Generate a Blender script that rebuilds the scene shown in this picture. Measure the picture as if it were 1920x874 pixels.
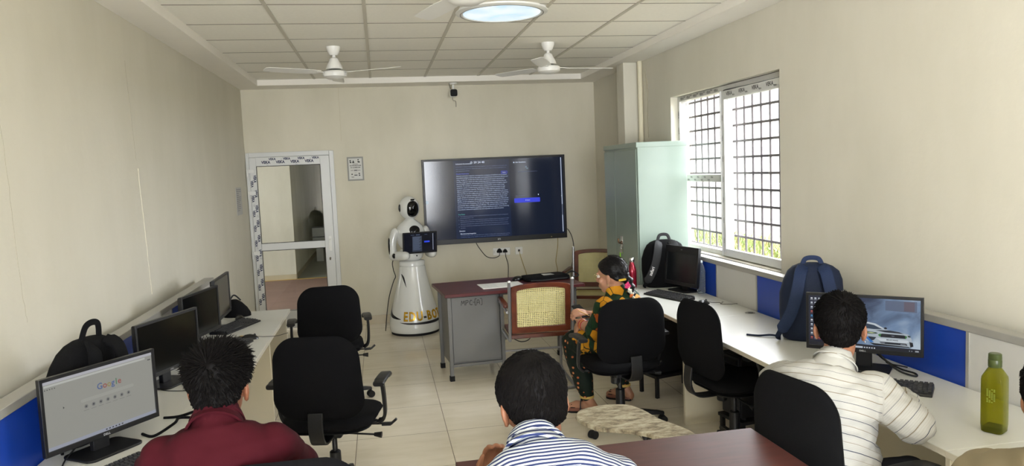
import bpy, bmesh, math, random
from mathutils import Vector as V, Matrix as M, noise as NZ
import numpy as np
random.seed(7)
for o in list(bpy.data.objects): bpy.data.objects.remove(o)
SC = bpy.context.scene
COL = SC.collection
PI = math.pi

# ------------------------------------------------------------------ camera
cam_d = bpy.data.cameras.new('camera'); cam = bpy.data.objects.new('camera', cam_d); COL.objects.link(cam)
cam_d.sensor_width = 36.0; cam_d.lens = 26.185; cam_d.clip_start = 0.05; cam_d.clip_end = 200
YAW, PITCH, ROLL = math.radians(9.917), math.radians(-4.916), math.radians(-2.416)
fwd = V((math.sin(YAW)*math.cos(PITCH), math.cos(YAW)*math.cos(PITCH), math.sin(PITCH)))
r0 = V((math.cos(YAW), -math.sin(YAW), 0)); u0 = r0.cross(fwd)
rt = r0*math.cos(ROLL)+u0*math.sin(ROLL); up = -r0*math.sin(ROLL)+u0*math.cos(ROLL)
cm = M.Identity(4)
for i in range(3):
    cm[i][0] = rt[i]; cm[i][1] = up[i]; cm[i][2] = -fwd[i]
cm[0][3], cm[1][3], cm[2][3] = 0, 0, 1.75
cam.matrix_world = cm
SC.camera = cam

# ------------------------------------------------------------------ light and exposure
SC.view_settings.view_transform = 'Standard'; SC.view_settings.look = 'None'
SC.view_settings.gamma = 1.0; SC.view_settings.use_curve_mapping = False
SC.view_settings.exposure = 0.0
SC.cycles.use_denoising = True
SC.cycles.max_bounces = 10; SC.cycles.diffuse_bounces = 6; SC.cycles.transparent_max_bounces = 12
SC.cycles.sample_clamp_indirect = 12.0
W = bpy.data.worlds.new('sky'); SC.world = W; W.use_nodes = True
bg = W.node_tree.nodes['Background']; bg.inputs[0].default_value = (0.93, 0.96, 1.0, 1); bg.inputs[1].default_value = 31.0

def area(name, loc, direction, sx, sy, power, color=(1, 1, 1), portal=False):
    l = bpy.data.lights.new(name, 'AREA'); l.shape = 'RECTANGLE'; l.size = sx; l.size_y = sy
    l.energy = power; l.color = color
    o = bpy.data.objects.new(name, l); COL.objects.link(o); o.location = loc
    o.rotation_euler = V(direction).to_track_quat('-Z', 'Y').to_euler()
    if portal: l.cycles.is_portal = True
    return o
# portals guide the sky through the window and two unseen openings sized for light
area('window_daylight', (2.78, 5.485, 1.65), (-1, 0, 0), 1.84, 1.36, 1, portal=True)
area('rear_fill_daylight', (0.225, -2.74, 1.5), (0, 1, 0), 2.85, 2.2, 1, portal=True)
area('corridor_fill_daylight', (-5.08, 10.3, 1.65), (1, 0, 0), 1.2, 1.3, 1, portal=True)

# ------------------------------------------------------------------ helpers
def lin(c):
    if isinstance(c, str):
        c = [int(c[i:i+2], 16)/255 for i in (0, 2, 4)]
        c = [x/12.92 if x <= 0.04045 else ((x+0.055)/1.055)**2.4 for x in c]
    return (c[0], c[1], c[2], 1.0)

MATS = {}
def mat(name, color, rough=0.5, metal=0.0, var=0.0, vscale=8.0, bump=0.0, bscale=60.0, emit=None, estr=1.0, spec=0.5, trans=0.0, ior=1.45, coat=0.0, sheen=0.0, alpha=1.0, stretch=None):
    """procedural principled material: colour with a soft noise variation and an optional noise bump"""
    if name in MATS: return MATS[name]
    m = bpy.data.materials.new(name); m.use_nodes = True; nt = m.node_tree; b = nt.nodes['Principled BSDF']
    c = lin(color)
    b.inputs['Base Color'].default_value = c; b.inputs['Roughness'].default_value = rough
    b.inputs['Metallic'].default_value = metal; b.inputs['Specular IOR Level'].default_value = spec
    b.inputs['IOR'].default_value = ior; b.inputs['Transmission Weight'].default_value = trans
    b.inputs['Coat Weight'].default_value = coat; b.inputs['Alpha'].default_value = alpha
    if sheen: b.inputs['Sheen Weight'].default_value = sheen
    if emit is not None:
        b.inputs['Emission Color'].default_value = lin(emit); b.inputs['Emission Strength'].default_value = estr
    tc = None
    if var or bump:
        tc = nt.nodes.new('ShaderNodeTexCoord'); src = tc.outputs['Object']
        if stretch:
            mp = nt.nodes.new('ShaderNodeMapping'); mp.inputs['Scale'].default_value = stretch
            nt.links.new(src, mp.inputs[0]); src = mp.outputs[0]
    if var:
        n = nt.nodes.new('ShaderNodeTexNoise'); n.inputs['Scale'].default_value = vscale; n.inputs['Detail'].default_value = 5
        nt.links.new(src, n.inputs['Vector'])
        r = nt.nodes.new('ShaderNodeValToRGB')
        r.color_ramp.elements[0].position = 0.3; r.color_ramp.elements[1].position = 0.7
        r.color_ramp.elements[0].color = (*[max(0, x*(1-var)) for x in c[:3]], 1)
        r.color_ramp.elements[1].color = (*[min(1, x*(1+var)) for x in c[:3]], 1)
        nt.links.new(n.outputs['Fac'], r.inputs[0]); nt.links.new(r.outputs[0], b.inputs['Base Color'])
    if bump:
        n2 = nt.nodes.new('ShaderNodeTexNoise'); n2.inputs['Scale'].default_value = bscale; n2.inputs['Detail'].default_value = 3
        nt.links.new(src, n2.inputs['Vector'])
        bp = nt.nodes.new('ShaderNodeBump'); bp.inputs['Strength'].default_value = bump; bp.inputs['Distance'].default_value = 0.01
        nt.links.new(n2.outputs['Fac'], bp.inputs['Height']); nt.links.new(bp.outputs[0], b.inputs['Normal'])
    MATS[name] = m
    return m

class MB:
    """collects shapes and links them as one mesh object"""
    def __init__(s): s.v = []; s.f = []; s.m = []; s.mi = 0; s.T = M.Identity(4)
    def add(s, vs, fs):
        o = len(s.v); T = s.T
        s.v += [tuple(T @ V(v)) for v in vs]; s.f += [tuple(i+o for i in f) for f in fs]; s.m += [s.mi]*len(fs)
        return s
    def box(s, x0, x1, y0, y1, z0, z1):
        vs = [(x0,y0,z0),(x1,y0,z0),(x1,y1,z0),(x0,y1,z0),(x0,y0,z1),(x1,y0,z1),(x1,y1,z1),(x0,y1,z1)]
        return s.add(vs, [(3,2,1,0),(4,5,6,7),(0,1,5,4),(1,2,6,5),(2,3,7,6),(3,0,4,7)])
    def cbox(s, c, sx, sy, sz): return s.box(c[0]-sx/2, c[0]+sx/2, c[1]-sy/2, c[1]+sy/2, c[2]-sz/2, c[2]+sz/2)
    def loft(s, rings, caps=True, closed=False):
        n = len(rings[0]); vs = [p for r in rings for p in r]; fs = []
        R = len(rings)
        for i in range(R-1 if not closed else R):
            a = i*n; b = ((i+1) % R)*n
            for j in range(n): fs.append((a+j, a+(j+1) % n, b+(j+1) % n, b+j))
        if caps and not closed:
            fs.append(tuple(range(n-1, -1, -1))); fs.append(tuple((R-1)*n+j for j in range(n)))
        return s.add(vs, fs)
    def tube(s, pts, r, n=8, closed=False, caps=True):
        return s.sweep(pts, [(math.cos(2*PI*k/n), math.sin(2*PI*k/n)) for k in range(n)], r, closed, caps)
    def sweep(s, pts, sec, r=1.0, closed=False, caps=True, up=None):
        P = [V(p) for p in pts]; N = len(P); rings = []
        rr = r if isinstance(r, (list, tuple)) else [r]*N
        prev = None
        for i in range(N):
            if closed: t = (P[(i+1) % N]-P[i-1])
            else: t = (P[min(i+1, N-1)]-P[max(i-1, 0)])
            t = t.normalized() if t.length > 1e-9 else V((0,0,1))
            if up is not None: a = V(up[i] if isinstance(up, list) else up)
            elif prev is None: a = V((0,0,1)) if abs(t.z) < 0.9 else V((1,0,0))
            else: a = prev
            a = (a - t*a.dot(t)); a = a.normalized() if a.length > 1e-6 else t.orthogonal().normalized()
            prev = a; b = t.cross(a)
            rings.append([tuple(P[i]+a*(q[1]*rr[i])+b*(-q[0]*rr[i])) for q in sec])
        return s.loft(rings, caps, closed)
    def ribbon(s, pts, w, th, up):
        return s.sweep(pts, [(-w/2,-th/2),(w/2,-th/2),(w/2,th/2),(-w/2,th/2)], 1.0, up=up)
    def cyl(s, p, q, r0, r1=None, n=20): return s.tube([p, q], [r0, r0 if r1 is None else r1], n)
    def lathe(s, prof, n=32, c=(0,0,0)):
        rings = [[(c[0]+r*math.cos(2*PI*k/n), c[1]+r*math.sin(2*PI*k/n), c[2]+z) for k in range(n)] for r, z in prof]
        return s.loft(rings, True)
    def ell(s, c, rx, ry, rz, nu=24, nv=14, R=None):
        vs = []; fs = []
        for i in range(nv+1):
            th = PI*i/nv
            for j in range(nu):
                ph = 2*PI*j/nu; p = V((rx*math.sin(th)*math.cos(ph), ry*math.sin(th)*math.sin(ph), rz*math.cos(th)))
                if R is not None: p = R @ p
                vs.append(tuple(V(c)+p))
        for i in range(nv):
            for j in range(nu):
                a = i*nu+j; b = i*nu+(j+1) % nu; fs.append((a, a+nu, b+nu, b))
        return s.add(vs, fs)
    def prism(s, poly, z0, z1):
        n = len(poly); vs = [(x, y, z0) for x, y in poly]+[(x, y, z1) for x, y in poly]
        fs = [tuple(range(n-1, -1, -1)), tuple(range(n, 2*n))]+[(j, (j+1) % n, n+(j+1) % n, n+j) for j in range(n)]
        return s.add(vs, fs)
    def quad(s, x0, x1, y0, y1, z=0.0): return s.add([(x0,y0,z),(x1,y0,z),(x1,y1,z),(x0,y1,z)], [(0,1,2,3)])
    def text(s, txt, size, x, y, z=0.0, align='LEFT', bold=0.0, ext=0.0, rot=0.0, wide=1.0):
        vs, fs = text_geo(txt, align, bold, ext/size if size else 0)
        c, sn = math.cos(rot), math.sin(rot)
        return s.add([(x+size*(c*a*wide-sn*b), y+size*(sn*a*wide+c*b), z+size*cz) for a, b, cz in vs], fs)
    def build(s, name, mats, parent=None, smooth=35, bevel=0.0, seg=2, sub=0):
        me = bpy.data.meshes.new(name); me.from_pydata(s.v, [], s.f)
        mats = mats if isinstance(mats, (list, tuple)) else [mats]
        for m in mats: me.materials.append(m)
        if len(mats) > 1: me.polygons.foreach_set('material_index', s.m)
        bm = bmesh.new(); bm.from_mesh(me); bmesh.ops.remove_doubles(bm, verts=bm.verts, dist=1e-6)
        bmesh.ops.recalc_face_normals(bm, faces=bm.faces); bm.to_mesh(me); bm.free()
        if smooth:
            me.shade_smooth()
            if smooth < 180: me.set_sharp_from_angle(angle=math.radians(smooth))
        o = bpy.data.objects.new(name, me); COL.objects.link(o)
        if parent is not None: o.parent = parent
        if bevel:
            md = o.modifiers.new('bevel', 'BEVEL'); md.width = bevel; md.segments = seg; md.limit_method = 'ANGLE'; md.angle_limit = math.radians(40)
            md.harden_normals = False
        if sub:
            md = o.modifiers.new('subdivision', 'SUBSURF'); md.levels = sub; md.render_levels = sub
        return o

_TXT = {}
def text_geo(txt, align, bold, ext):
    k = (txt, align, bold, ext)
    if k not in _TXT:
        cu = bpy.data.curves.new('lettering', 'FONT'); cu.body = txt; cu.align_x = align; cu.resolution_u = 2
        cu.offset = bold; cu.extrude = ext
        ob = bpy.data.objects.new('lettering', cu); me = bpy.data.meshes.new_from_object(ob)
        _TXT[k] = ([tuple(v.co) for v in me.vertices], [tuple(p.vertices) for p in me.polygons])
        bpy.data.objects.remove(ob); bpy.data.curves.remove(cu); bpy.data.meshes.remove(me)
    return _TXT[k]

def frame(o, x, y):
    x = V(x).normalized(); y = V(y); y = (y-x*y.dot(x)).normalized(); z = x.cross(y)
    m = M.Identity(4)
    for i in range(3): m[i][0] = x[i]; m[i][1] = y[i]; m[i][2] = z[i]; m[i][3] = o[i]
    return m

def spline(pts, n=8, closed=False):
    P = [V(p) for p in pts]; out = []; N = len(P)
    for i in range(N if closed else N-1):
        if closed: a, b, c, d = P[i-1], P[i], P[(i+1) % N], P[(i+2) % N]
        else: a, b, c, d = P[max(i-1, 0)], P[i], P[i+1], P[min(i+2, N-1)]
        for k in range(n):
            t = k/n
            out.append(0.5*((2*b)+(c-a)*t+(2*a-5*b+4*c-d)*t*t+(3*b-a-3*c+d)*t**3))
    if not closed: out.append(P[-1])
    return out

def rrect(w, h, r, n=4, cx=0, cy=0):
    out = []
    for (sx, sy, a0) in ((1,1,0),(-1,1,90),(-1,-1,180),(1,-1,270)):
        for k in range(n+1):
            a = math.radians(a0+90*k/n); out.append((cx+sx*(w/2-r)+r*math.cos(a), cy+sy*(h/2-r)+r*math.sin(a)))
    return out

def tag(o, label=None, cat=None, group=None, kind=None):
    if label: o['label'] = label
    if cat: o['category'] = cat
    if group: o['group'] = group
    if kind: o['kind'] = kind
    return o
def thing(name, label, cat, loc=(0,0,0), rz=0.0, group=None):
    o = bpy.data.objects.new(name, None); COL.objects.link(o); o.empty_display_size = 0.1
    o.location = loc; o.rotation_euler = (0, 0, rz)
    return tag(o, label, cat, group)
def struct(name, mb, m, parent=None, **k):
    o = mb.build(name, m, parent, **k)
    if parent is None: o['kind'] = 'structure'
    return o
def sroot(name, loc=(0,0,0), rz=0.0):
    o = bpy.data.objects.new(name, None); COL.objects.link(o); o.location = loc; o.rotation_euler = (0,0,rz); o['kind'] = 'structure'
    return o
def dup(root, loc, rz, label=None, group=None):
    """a copy of a thing with copies of its parts and sub-parts"""
    r = root.copy(); COL.objects.link(r); r.location = loc; r.rotation_euler = (0, 0, rz)
    if label: r['label'] = label
    if group: r['group'] = group
    for ch in list(root.children):
        c = ch.copy(); COL.objects.link(c); c.parent = r
        for g in list(ch.children):
            d = g.copy(); COL.objects.link(d); d.parent = c
    return r
def relabel_child(root, name, label):
    for ch in root.children:
        if ch.name.split('.')[0] == name: ch['label'] = label

# ------------------------------------------------------------------ materials
def wall_paint(name, color, streak=0.06):
    m = mat(name, color, rough=0.75, spec=0.3)
    nt = m.node_tree; b = nt.nodes['Principled BSDF']; c = lin(color)
    tc = nt.nodes.new('ShaderNodeTexCoord')
    mp = nt.nodes.new('ShaderNodeMapping'); mp.inputs['Scale'].default_value = (1.3, 1.3, 0.5)
    n = nt.nodes.new('ShaderNodeTexNoise'); n.inputs['Scale'].default_value = 1.4; n.inputs['Detail'].default_value = 6; n.inputs['Roughness'].default_value = 0.6
    r = nt.nodes.new('ShaderNodeValToRGB'); r.color_ramp.elements[0].position = 0.3; r.color_ramp.elements[1].position = 0.68
    r.color_ramp.elements[0].color = (c[0]*(1-streak), c[1]*(1-streak), c[2]*(1-streak*1.3), 1)
    r.color_ramp.elements[1].color = (*[min(1, x*(1+streak*0.5)) for x in c[:3]], 1)
    n2 = nt.nodes.new('ShaderNodeTexNoise'); n2.inputs['Scale'].default_value = 25; n2.inputs['Detail'].default_value = 4
    bp = nt.nodes.new('ShaderNodeBump'); bp.inputs['Strength'].default_value = 0.12; bp.inputs['Distance'].default_value = 0.01
    L = nt.links.new
    L(tc.outputs['Object'], mp.inputs[0]); L(mp.outputs[0], n.inputs['Vector']); L(n.outputs['Fac'], r.inputs[0]); L(r.outputs[0], b.inputs['Base Color'])
    L(tc.outputs['Object'], n2.inputs['Vector']); L(n2.outputs['Fac'], bp.inputs['Height']); L(bp.outputs[0], b.inputs['Normal'])
    return m
M_wall = wall_paint('cream_wall_paint', 'd3cfc2')
M_wall_b = wall_paint('cream_back_wall_paint', 'd4cfbe', 0.08)
M_ceil = mat('white_gypsum', 'eeeae2', rough=0.8, var=0.02, vscale=3)
M_tile_c = mat('ceiling_tile', 'f0ede4', rough=0.9, var=0.02, vscale=40, bump=0.15, bscale=180)
M_tbar = mat('ceiling_grid_metal', 'c4bfb2', rough=0.5)
M_skirt = mat('skirting_tile', 'c3b79d', rough=0.25, var=0.06, vscale=5)
M_white = mat('white_plastic', 'e2e2de', rough=0.4)
M_upvc = mat('white_upvc', 'd0d1cf', rough=0.35, var=0.01)
M_upvc_in = mat('grey_film_upvc', 'c9c8c4', rough=0.4, var=0.03, vscale=20)
M_ink = mat('blue_black_ink', '20264a', rough=0.5)
M_inkgrey = mat('grey_ink', '8d8d90', rough=0.5)
M_black = mat('black_plastic', '131315', rough=0.45, bump=0.05, bscale=300)
M_blackg = mat('gloss_black', '08080a', rough=0.12)
M_dark = mat('dark_grey_plastic', '29292b', rough=0.5)
M_fabric = mat('black_chair_fabric', '0c0c0e', rough=0.95, spec=0.15, bump=0.25, bscale=500)
M_steel = mat('brushed_steel', '9a9a98', rough=0.35, metal=0.8, var=0.08, vscale=40)
M_chrome = mat('chrome', 'd0d0d0', rough=0.15, metal=1.0)
M_lam = mat('white_laminate', 'c9c9c3', rough=0.32, var=0.015, vscale=2.5)
M_edge = mat('laminate_edge', 'c8c2b2', rough=0.4)
M_cream = mat('cream_laminate_panel', 'cfc6ae', rough=0.45, var=0.02, vscale=3)
M_blue = mat('blue_laminate', '123a9c', rough=0.35, var=0.04, vscale=3)
M_alu = mat('aluminium_trim', 'a8a6a0', rough=0.4, metal=0.35, var=0.04)
M_rubber = mat('black_rubber', '0d0d0d', rough=0.8)
M_cable = mat('black_cable', '0b0b0c', rough=0.55)
M_ycable = mat('yellow_cable', 'a08a3e', rough=0.6)

def tile_floor():
    m = mat('vitrified_floor_tile', 'cdc2ab', rough=0.12, spec=0.5)
    nt = m.node_tree; b = nt.nodes['Principled BSDF']; L = nt.links.new
    tc = nt.nodes.new('ShaderNodeTexCoord'); sx = nt.nodes.new('ShaderNodeSeparateXYZ'); L(tc.outputs['Object'], sx.inputs[0])
    def grid(sock, off):
        a = nt.nodes.new('ShaderNodeMath'); a.operation = 'ADD'; a.inputs[1].default_value = off; L(sock, a.inputs[0])
        p = nt.nodes.new('ShaderNodeMath'); p.operation = 'PINGPONG'; p.inputs[1].default_value = 0.3; L(a.outputs[0], p.inputs[0])
        c = nt.nodes.new('ShaderNodeMath'); c.operation = 'LESS_THAN'; c.inputs[1].default_value = 0.0022; L(p.outputs[0], c.inputs[0])
        return c.outputs[0]
    gx = grid(sx.outputs[0], 6-0.36); gy = grid(sx.outputs[1], 6-0.13)
    mx = nt.nodes.new('ShaderNodeMath'); mx.operation = 'MAXIMUM'; L(gx, mx.inputs[0]); L(gy, mx.inputs[1])
    mp = nt.nodes.new('ShaderNodeMapping'); mp.inputs['Scale'].default_value = (1.0, 3.5, 1); L(tc.outputs['Object'], mp.inputs[0])
    n = nt.nodes.new('ShaderNodeTexNoise'); n.inputs['Scale'].default_value = 2.2; n.inputs['Detail'].default_value = 7; n.inputs['Roughness'].default_value = 0.62; L(mp.outputs[0], n.inputs['Vector'])
    r = nt.nodes.new('ShaderNodeValToRGB'); r.color_ramp.elements[0].position = 0.3; r.color_ramp.elements[1].position = 0.72
    r.color_ramp.elements[0].color = lin('dad1bc'); r.color_ramp.elements[1].color = lin('e8e0cf'); L(n.outputs['Fac'], r.inputs[0])
    mix = nt.nodes.new('ShaderNodeMixRGB'); mix.inputs[2].default_value = lin('6f6656'); L(mx.outputs[0], mix.inputs[0]); L(r.outputs[0], mix.inputs[1]); L(mix.outputs[0], b.inputs['Base Color'])
    rr = nt.nodes.new('ShaderNodeMath'); rr.operation = 'MULTIPLY_ADD'; rr.inputs[1].default_value = 0.4; rr.inputs[2].default_value = 0.14; L(mx.outputs[0], rr.inputs[0]); L(rr.outputs[0], b.inputs['Roughness'])
    return m
M_floor = tile_floor()

def glass(name, color=(1, 1, 1), tint=0.92, rough=0.0):
    """thin window glass: mostly clear with a mirror-like reflection at its surface"""
    if name in MATS: return MATS[name]
    m = bpy.data.materials.new(name); m.use_nodes = True; nt = m.node_tree; nt.nodes.clear(); L = nt.links.new
    out = nt.nodes.new('ShaderNodeOutputMaterial'); t = nt.nodes.new('ShaderNodeBsdfTransparent'); t.inputs[0].default_value = (color[0]*tint, color[1]*tint, color[2]*tint, 1)
    g = nt.nodes.new('ShaderNodeBsdfGlossy'); g.inputs['Roughness'].default_value = rough
    lw = nt.nodes.new('ShaderNodeLayerWeight'); lw.inputs[0].default_value = 0.5
    pw = nt.nodes.new('ShaderNodeMath'); pw.operation = 'POWER'; pw.inputs[1].default_value = 5.0; L(lw.outputs['Facing'], pw.inputs[0])
    fr = nt.nodes.new('ShaderNodeMath'); fr.operation = 'MULTIPLY_ADD'; fr.inputs[1].default_value = 0.9; fr.inputs[2].default_value = 0.06; L(pw.outputs[0], fr.inputs[0])
    mx = nt.nodes.new('ShaderNodeMixShader'); L(fr.outputs[0], mx.inputs[0]); L(t.outputs[0], mx.inputs[1]); L(g.outputs[0], mx.inputs[2]); L(mx.outputs[0], out.inputs[0])
    MATS[name] = m
    return m
M_glass = glass('clear_glass')
M_glass_dim = glass('dimmed_window_glass', tint=0.70)  # tint added to dim the daylight and the view through this window
def glow(name, color, s=1.0):
    """a lit screen element"""
    return mat(name, (0.01, 0.01, 0.012), rough=0.35, emit=color, estr=s)

# ================================================================== the setting
XL, XR, YB, YN, ZS, ZC = -1.47, 2.62, 8.82, -2.6, 2.755, 2.82
struct('floor', MB().box(XL-0.2, XR+0.2, YN-0.2, YB+0.12, -0.1, 0.0), M_floor)
struct('wall_left', MB().box(XL-0.15, XL, YN-0.2, YB+0.12, 0, 3.0), M_wall)
b = MB()
DX0, DX1, DZ = -1.462, -0.497, 2.048
b.box(XL, DX0, YB, YB+0.12, 0, 3.0); b.box(DX0, DX1, YB, YB+0.12, DZ, 3.0); b.box(DX1, XR+0.2, YB, YB+0.12, 0, 3.0)
struct('wall_back', b, M_wall_b)
def wall_with_windows():
    b = MB(); z0, z1 = 0.985, 2.33; x0, x1 = XR, XR+0.2
    ys = [YN-0.2, 4.565, 6.42, YB+0.12]
    b.box(x0, x1, ys[0], ys[-1], 0, z0); b.box(x0, x1, ys[0], ys[-1], z1, 3.0)
    for a, c in ((0, 1), (2, 3)): b.box(x0, x1, ys[a], ys[c], z0, z1)
    return b
struct('wall_right', wall_with_windows(), M_wall)
b = MB()
b.box(XL, XR, YN-0.15, YN, 0, 0.4); b.box(XL, XR, YN-0.15, YN, 2.6, 3.0); b.box(XL, -1.2, YN-0.15, YN, 0.4, 2.6); b.box(1.65, XR, YN-0.15, YN, 0.4, 2.6)
struct('wall_rear', b, M_wall)
# ceiling: gypsum border (lower) around a tray of 0.6 m tiles
TX0, TX1, TY0, TY1 = -1.232, 2.368, -2.33, 8.47
struct('ceiling', MB().box(XL, XR, YN, YB, ZC, ZC+0.1), M_tile_c)
b = MB()
b.box(XL, TX0, YN, YB, ZS, ZC-0.001); b.box(TX1, XR, YN, YB, ZS, ZC-0.001)
b.box(TX0, TX1, TY1, YB, ZS, ZC-0.001); b.box(TX0, TX1, YN, TY0, ZS, ZC-0.001)
struct('trim_1', b, M_ceil, bevel=0.004)
b = MB()
for k in range(1, 6): b.box(TX0+0.6*k-0.012, TX0+0.6*k+0.012, TY0, TY1, ZC-0.006, ZC+0.001)
struct('trim_2', b, M_tbar)
b = MB()   # dark shadow-gap lines beside the grid bars (the tiles' own rebate)
for k in range(1, 18): b.box(TX0, TX1, TY1-0.6*k-0.005, TY1-0.6*k+0.005, ZC-0.0012, ZC+0.001)
struct('trim_3', b, mat('tile_rebate', '6d675c', rough=0.9))
# skirting
struct('baseboard_back', MB().box(DX1+0.01, XR, YB-0.012, YB, 0, 0.1), M_skirt)
struct('baseboard_left', MB().box(XL, XL+0.012, YN, YB-0.02, 0, 0.1), M_skirt)
struct('baseboard_right', MB().box(XR-0.012, XR, YN, YB-0.012, 0, 0.1), M_skirt)
# pilaster and pipe on the right wall
struct('trim_4', MB().box(2.445, XR, 7.19, 7.40, 0, ZS), M_wall, bevel=0.006)
struct('trim_5', MB().cyl((2.592, 7.12, 0), (2.592, 7.12, ZS), 0.024, n=16), mat('painted_pipe', 'ddd6bd', rough=0.5))
# hairline cracks in the plaster of the left wall, thin board joints elsewhere
def crack(name, pts, plane, r=0.0009, col='a59e8a'):
    rnd = random.Random(hash(len(pts))+3); P = spline(pts, 10); Q = []
    for p in P:
        q = V(p)+V((0, rnd.uniform(-1, 1)*0.004, 0)) if plane == 'x' else V(p)+V((rnd.uniform(-1, 1)*0.002, 0, 0)); Q.append(q)
    struct(name, MB().tube(Q, r, 5), mat('crack_line_'+col, col, rough=0.9))
crack('trim_6', [(XL, 3.235, 2.93), (XL, 3.26, 2.3), (XL, 3.31, 1.9), (XL, 3.33, 1.45), (XL, 3.36, 1.2)], 'x')
crack('trim_7', [(XL, 4.90, 2.50), (XL, 4.93, 2.2), (XL, 4.96, 1.9)], 'x', 0.0009)
crack('trim_8', [(XL, 4.98, 1.85), (XL, 5.02, 1.4), (XL, 5.05, 1.05)], 'x', 0.003, 'd8d2c0')
crack('trim_9', [(-0.40, YB, 2.755), (-0.40, YB, 2.4), (-0.40, YB, 2.15)], 'y', 0.0012, 'bcb193')
crack('trim_10', [(2.60, 7.0, 2.66), (2.618, 6.98, 2.45), (2.618, 7.0, 2.2), (2.618, 6.99, 2.0)], 'x', 0.0022, 'a79f85')

# ------------------------------------------------------------------ door
def veka(mb, y_face, horiz=None, vert=None, size=0.042, small=True):
    """printed protective film: rows of lettering on a face looking towards -Y"""
    if horiz:
        x0, x1, z = horiz; x = x0; k = 0
        while x < x1-0.07:
            mb.T = frame((x, y_face, z), (1, 0, 0), (0, 0, 1)); mb.mi = 0; mb.text('VEKA', size, 0, 0, bold=0.045, wide=0.92)
            x += 0.158; k += 1
    if vert:
        x, z0, z1 = vert; z = z1
        while z > z0+0.06:
            mb.T = frame((x, y_face, z), (0, 0, -1), (1, 0, 0)); mb.mi = 0; mb.text('VEKA', size, 0, 0, bold=0.045, wide=0.85)
            z -= 0.168
    mb.T = M.Identity(4)
def film_marks(mb, y_face, pts):
    mb.mi = 1
    for x, z in pts:
        mb.T = frame((x, y_face, z), (1, 0, 0), (0, 0, 1))
        mb.add([(0,0,0),(0.018,0.008,0),(0.02,0.012,0),(0.002,0.005,0)], [(0,1,2,3)]); mb.quad(0.004, 0.024, -0.010, -0.006)
    mb.T = M.Identity(4); mb.mi = 0
door = sroot('door_1', (0, YB, 0))
fy = -0.03
b = MB(); b.box(DX0, DX0+0.036, fy, 0.06, 0, DZ); b.box(DX1-0.05, DX1, fy, 0.06, 0, DZ); b.box(DX0+0.036, DX1-0.05, fy, 0.06, DZ-0.05, DZ)
b.build('door_frame', M_upvc, door, bevel=0.004)
LX0, LX1, LZ0, LZ1 = -1.424, -0.548, 0.03, 1.995
ly = -0.045
b = MB()
b.box(LX0, -1.352, ly, 0.02, LZ0, LZ1); b.box(-0.649, LX1, ly, 0.02, LZ0, LZ1)
b.box(-1.352, -0.649, ly, 0.02, 1.898, LZ1); b.box(-1.352, -0.649, ly, 0.02, 0.942, 1.022); b.box(-1.352, -0.649, ly, 0.02, LZ0, 0.235)
leaf = b.build('door_leaf', M_upvc, door, bevel=0.004)
b = MB()
for x0, x1, z0, z1 in ((-1.352, -0.649, 1.022, 1.898), (-1.352, -0.649, 0.235, 0.942)):
    t = 0.006
    b.box(x0, x1, ly+0.004, ly+0.012, z1-t, z1); b.box(x0, x1, ly+0.004, ly+0.012, z0, z0+t); b.box(x0, x0+t, ly+0.004, ly+0.012, z0, z1); b.box(x1-t, x1, ly+0.004, ly+0.012, z0, z1)
b.build('glazing_gasket', mat('dark_gasket', '3a3936', rough=0.7), leaf)
for z0, z1 in ((1.022, 1.898), (0.235, 0.942)):
    MB().add([(-1.352, -0.012, z0), (-0.649, -0.012, z0), (-0.649, -0.012, z1), (-1.352, -0.012, z1)], [(0,1,2,3)]).build('pane', glass('door_glass', (0.95, 1, 0.97), 0.9), leaf, smooth=0)
for z in (1.845, 1.60, 0.916):
    b = MB(); b.box(DX0+0.004, -1.372, ly-0.008, ly, z-0.021, z+0.021); b.cyl((DX0+0.012, ly-0.006, z-0.065), (DX0+0.012, ly-0.006, z+0.02), 0.011, n=12)
    b.build('hinge', mat('hinge_white', 'd9d9d6', rough=0.4), door, bevel=0.002)
b = MB(); b.add(*((lambda m: (m.v, m.f))(MB().box(-0.605, -0.575, ly-0.010, ly, 0.90, 1.07)))); b.tube(spline([(-0.59, ly-0.01, 1.03), (-0.59, ly-0.045, 1.03), (-0.60, ly-0.05, 1.0), (-0.605, ly-0.05, 0.93)], 5), 0.009, 8)
b.build('door_handle', M_white, door, bevel=0.002)
b = MB(); b.cyl((-0.602, ly, 0.815), (-0.602, ly-0.008, 0.815), 0.011, n=14); b.box(-0.610, -0.594, ly-0.03, ly-0.006, 0.795, 0.815)
b.build('lock_cylinder', mat('dull_brass', '5d5748', rough=0.4, metal=0.7), door)
b = MB()
e = ly-0.0012
veka(b, e, horiz=(-1.29, -0.60, 1.925)); veka(b, e, horiz=(-1.21, -0.66, 1.962), size=0.034)
veka(b, e, vert=(-1.385, 0.28, 1.80), size=0.040); veka(b, e, vert=(-1.418, 0.30, 1.74), size=0.036)
film_marks(b, e, [(-1.24+0.158*k, 1.965 if k % 2 else 1.915) for k in range(4)]+[(-1.41+0.03*(k % 2), 1.70-0.12*k) for k in range(12)])
b.build('film_lettering', [M_ink, M_inkgrey], leaf, smooth=0)
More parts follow.
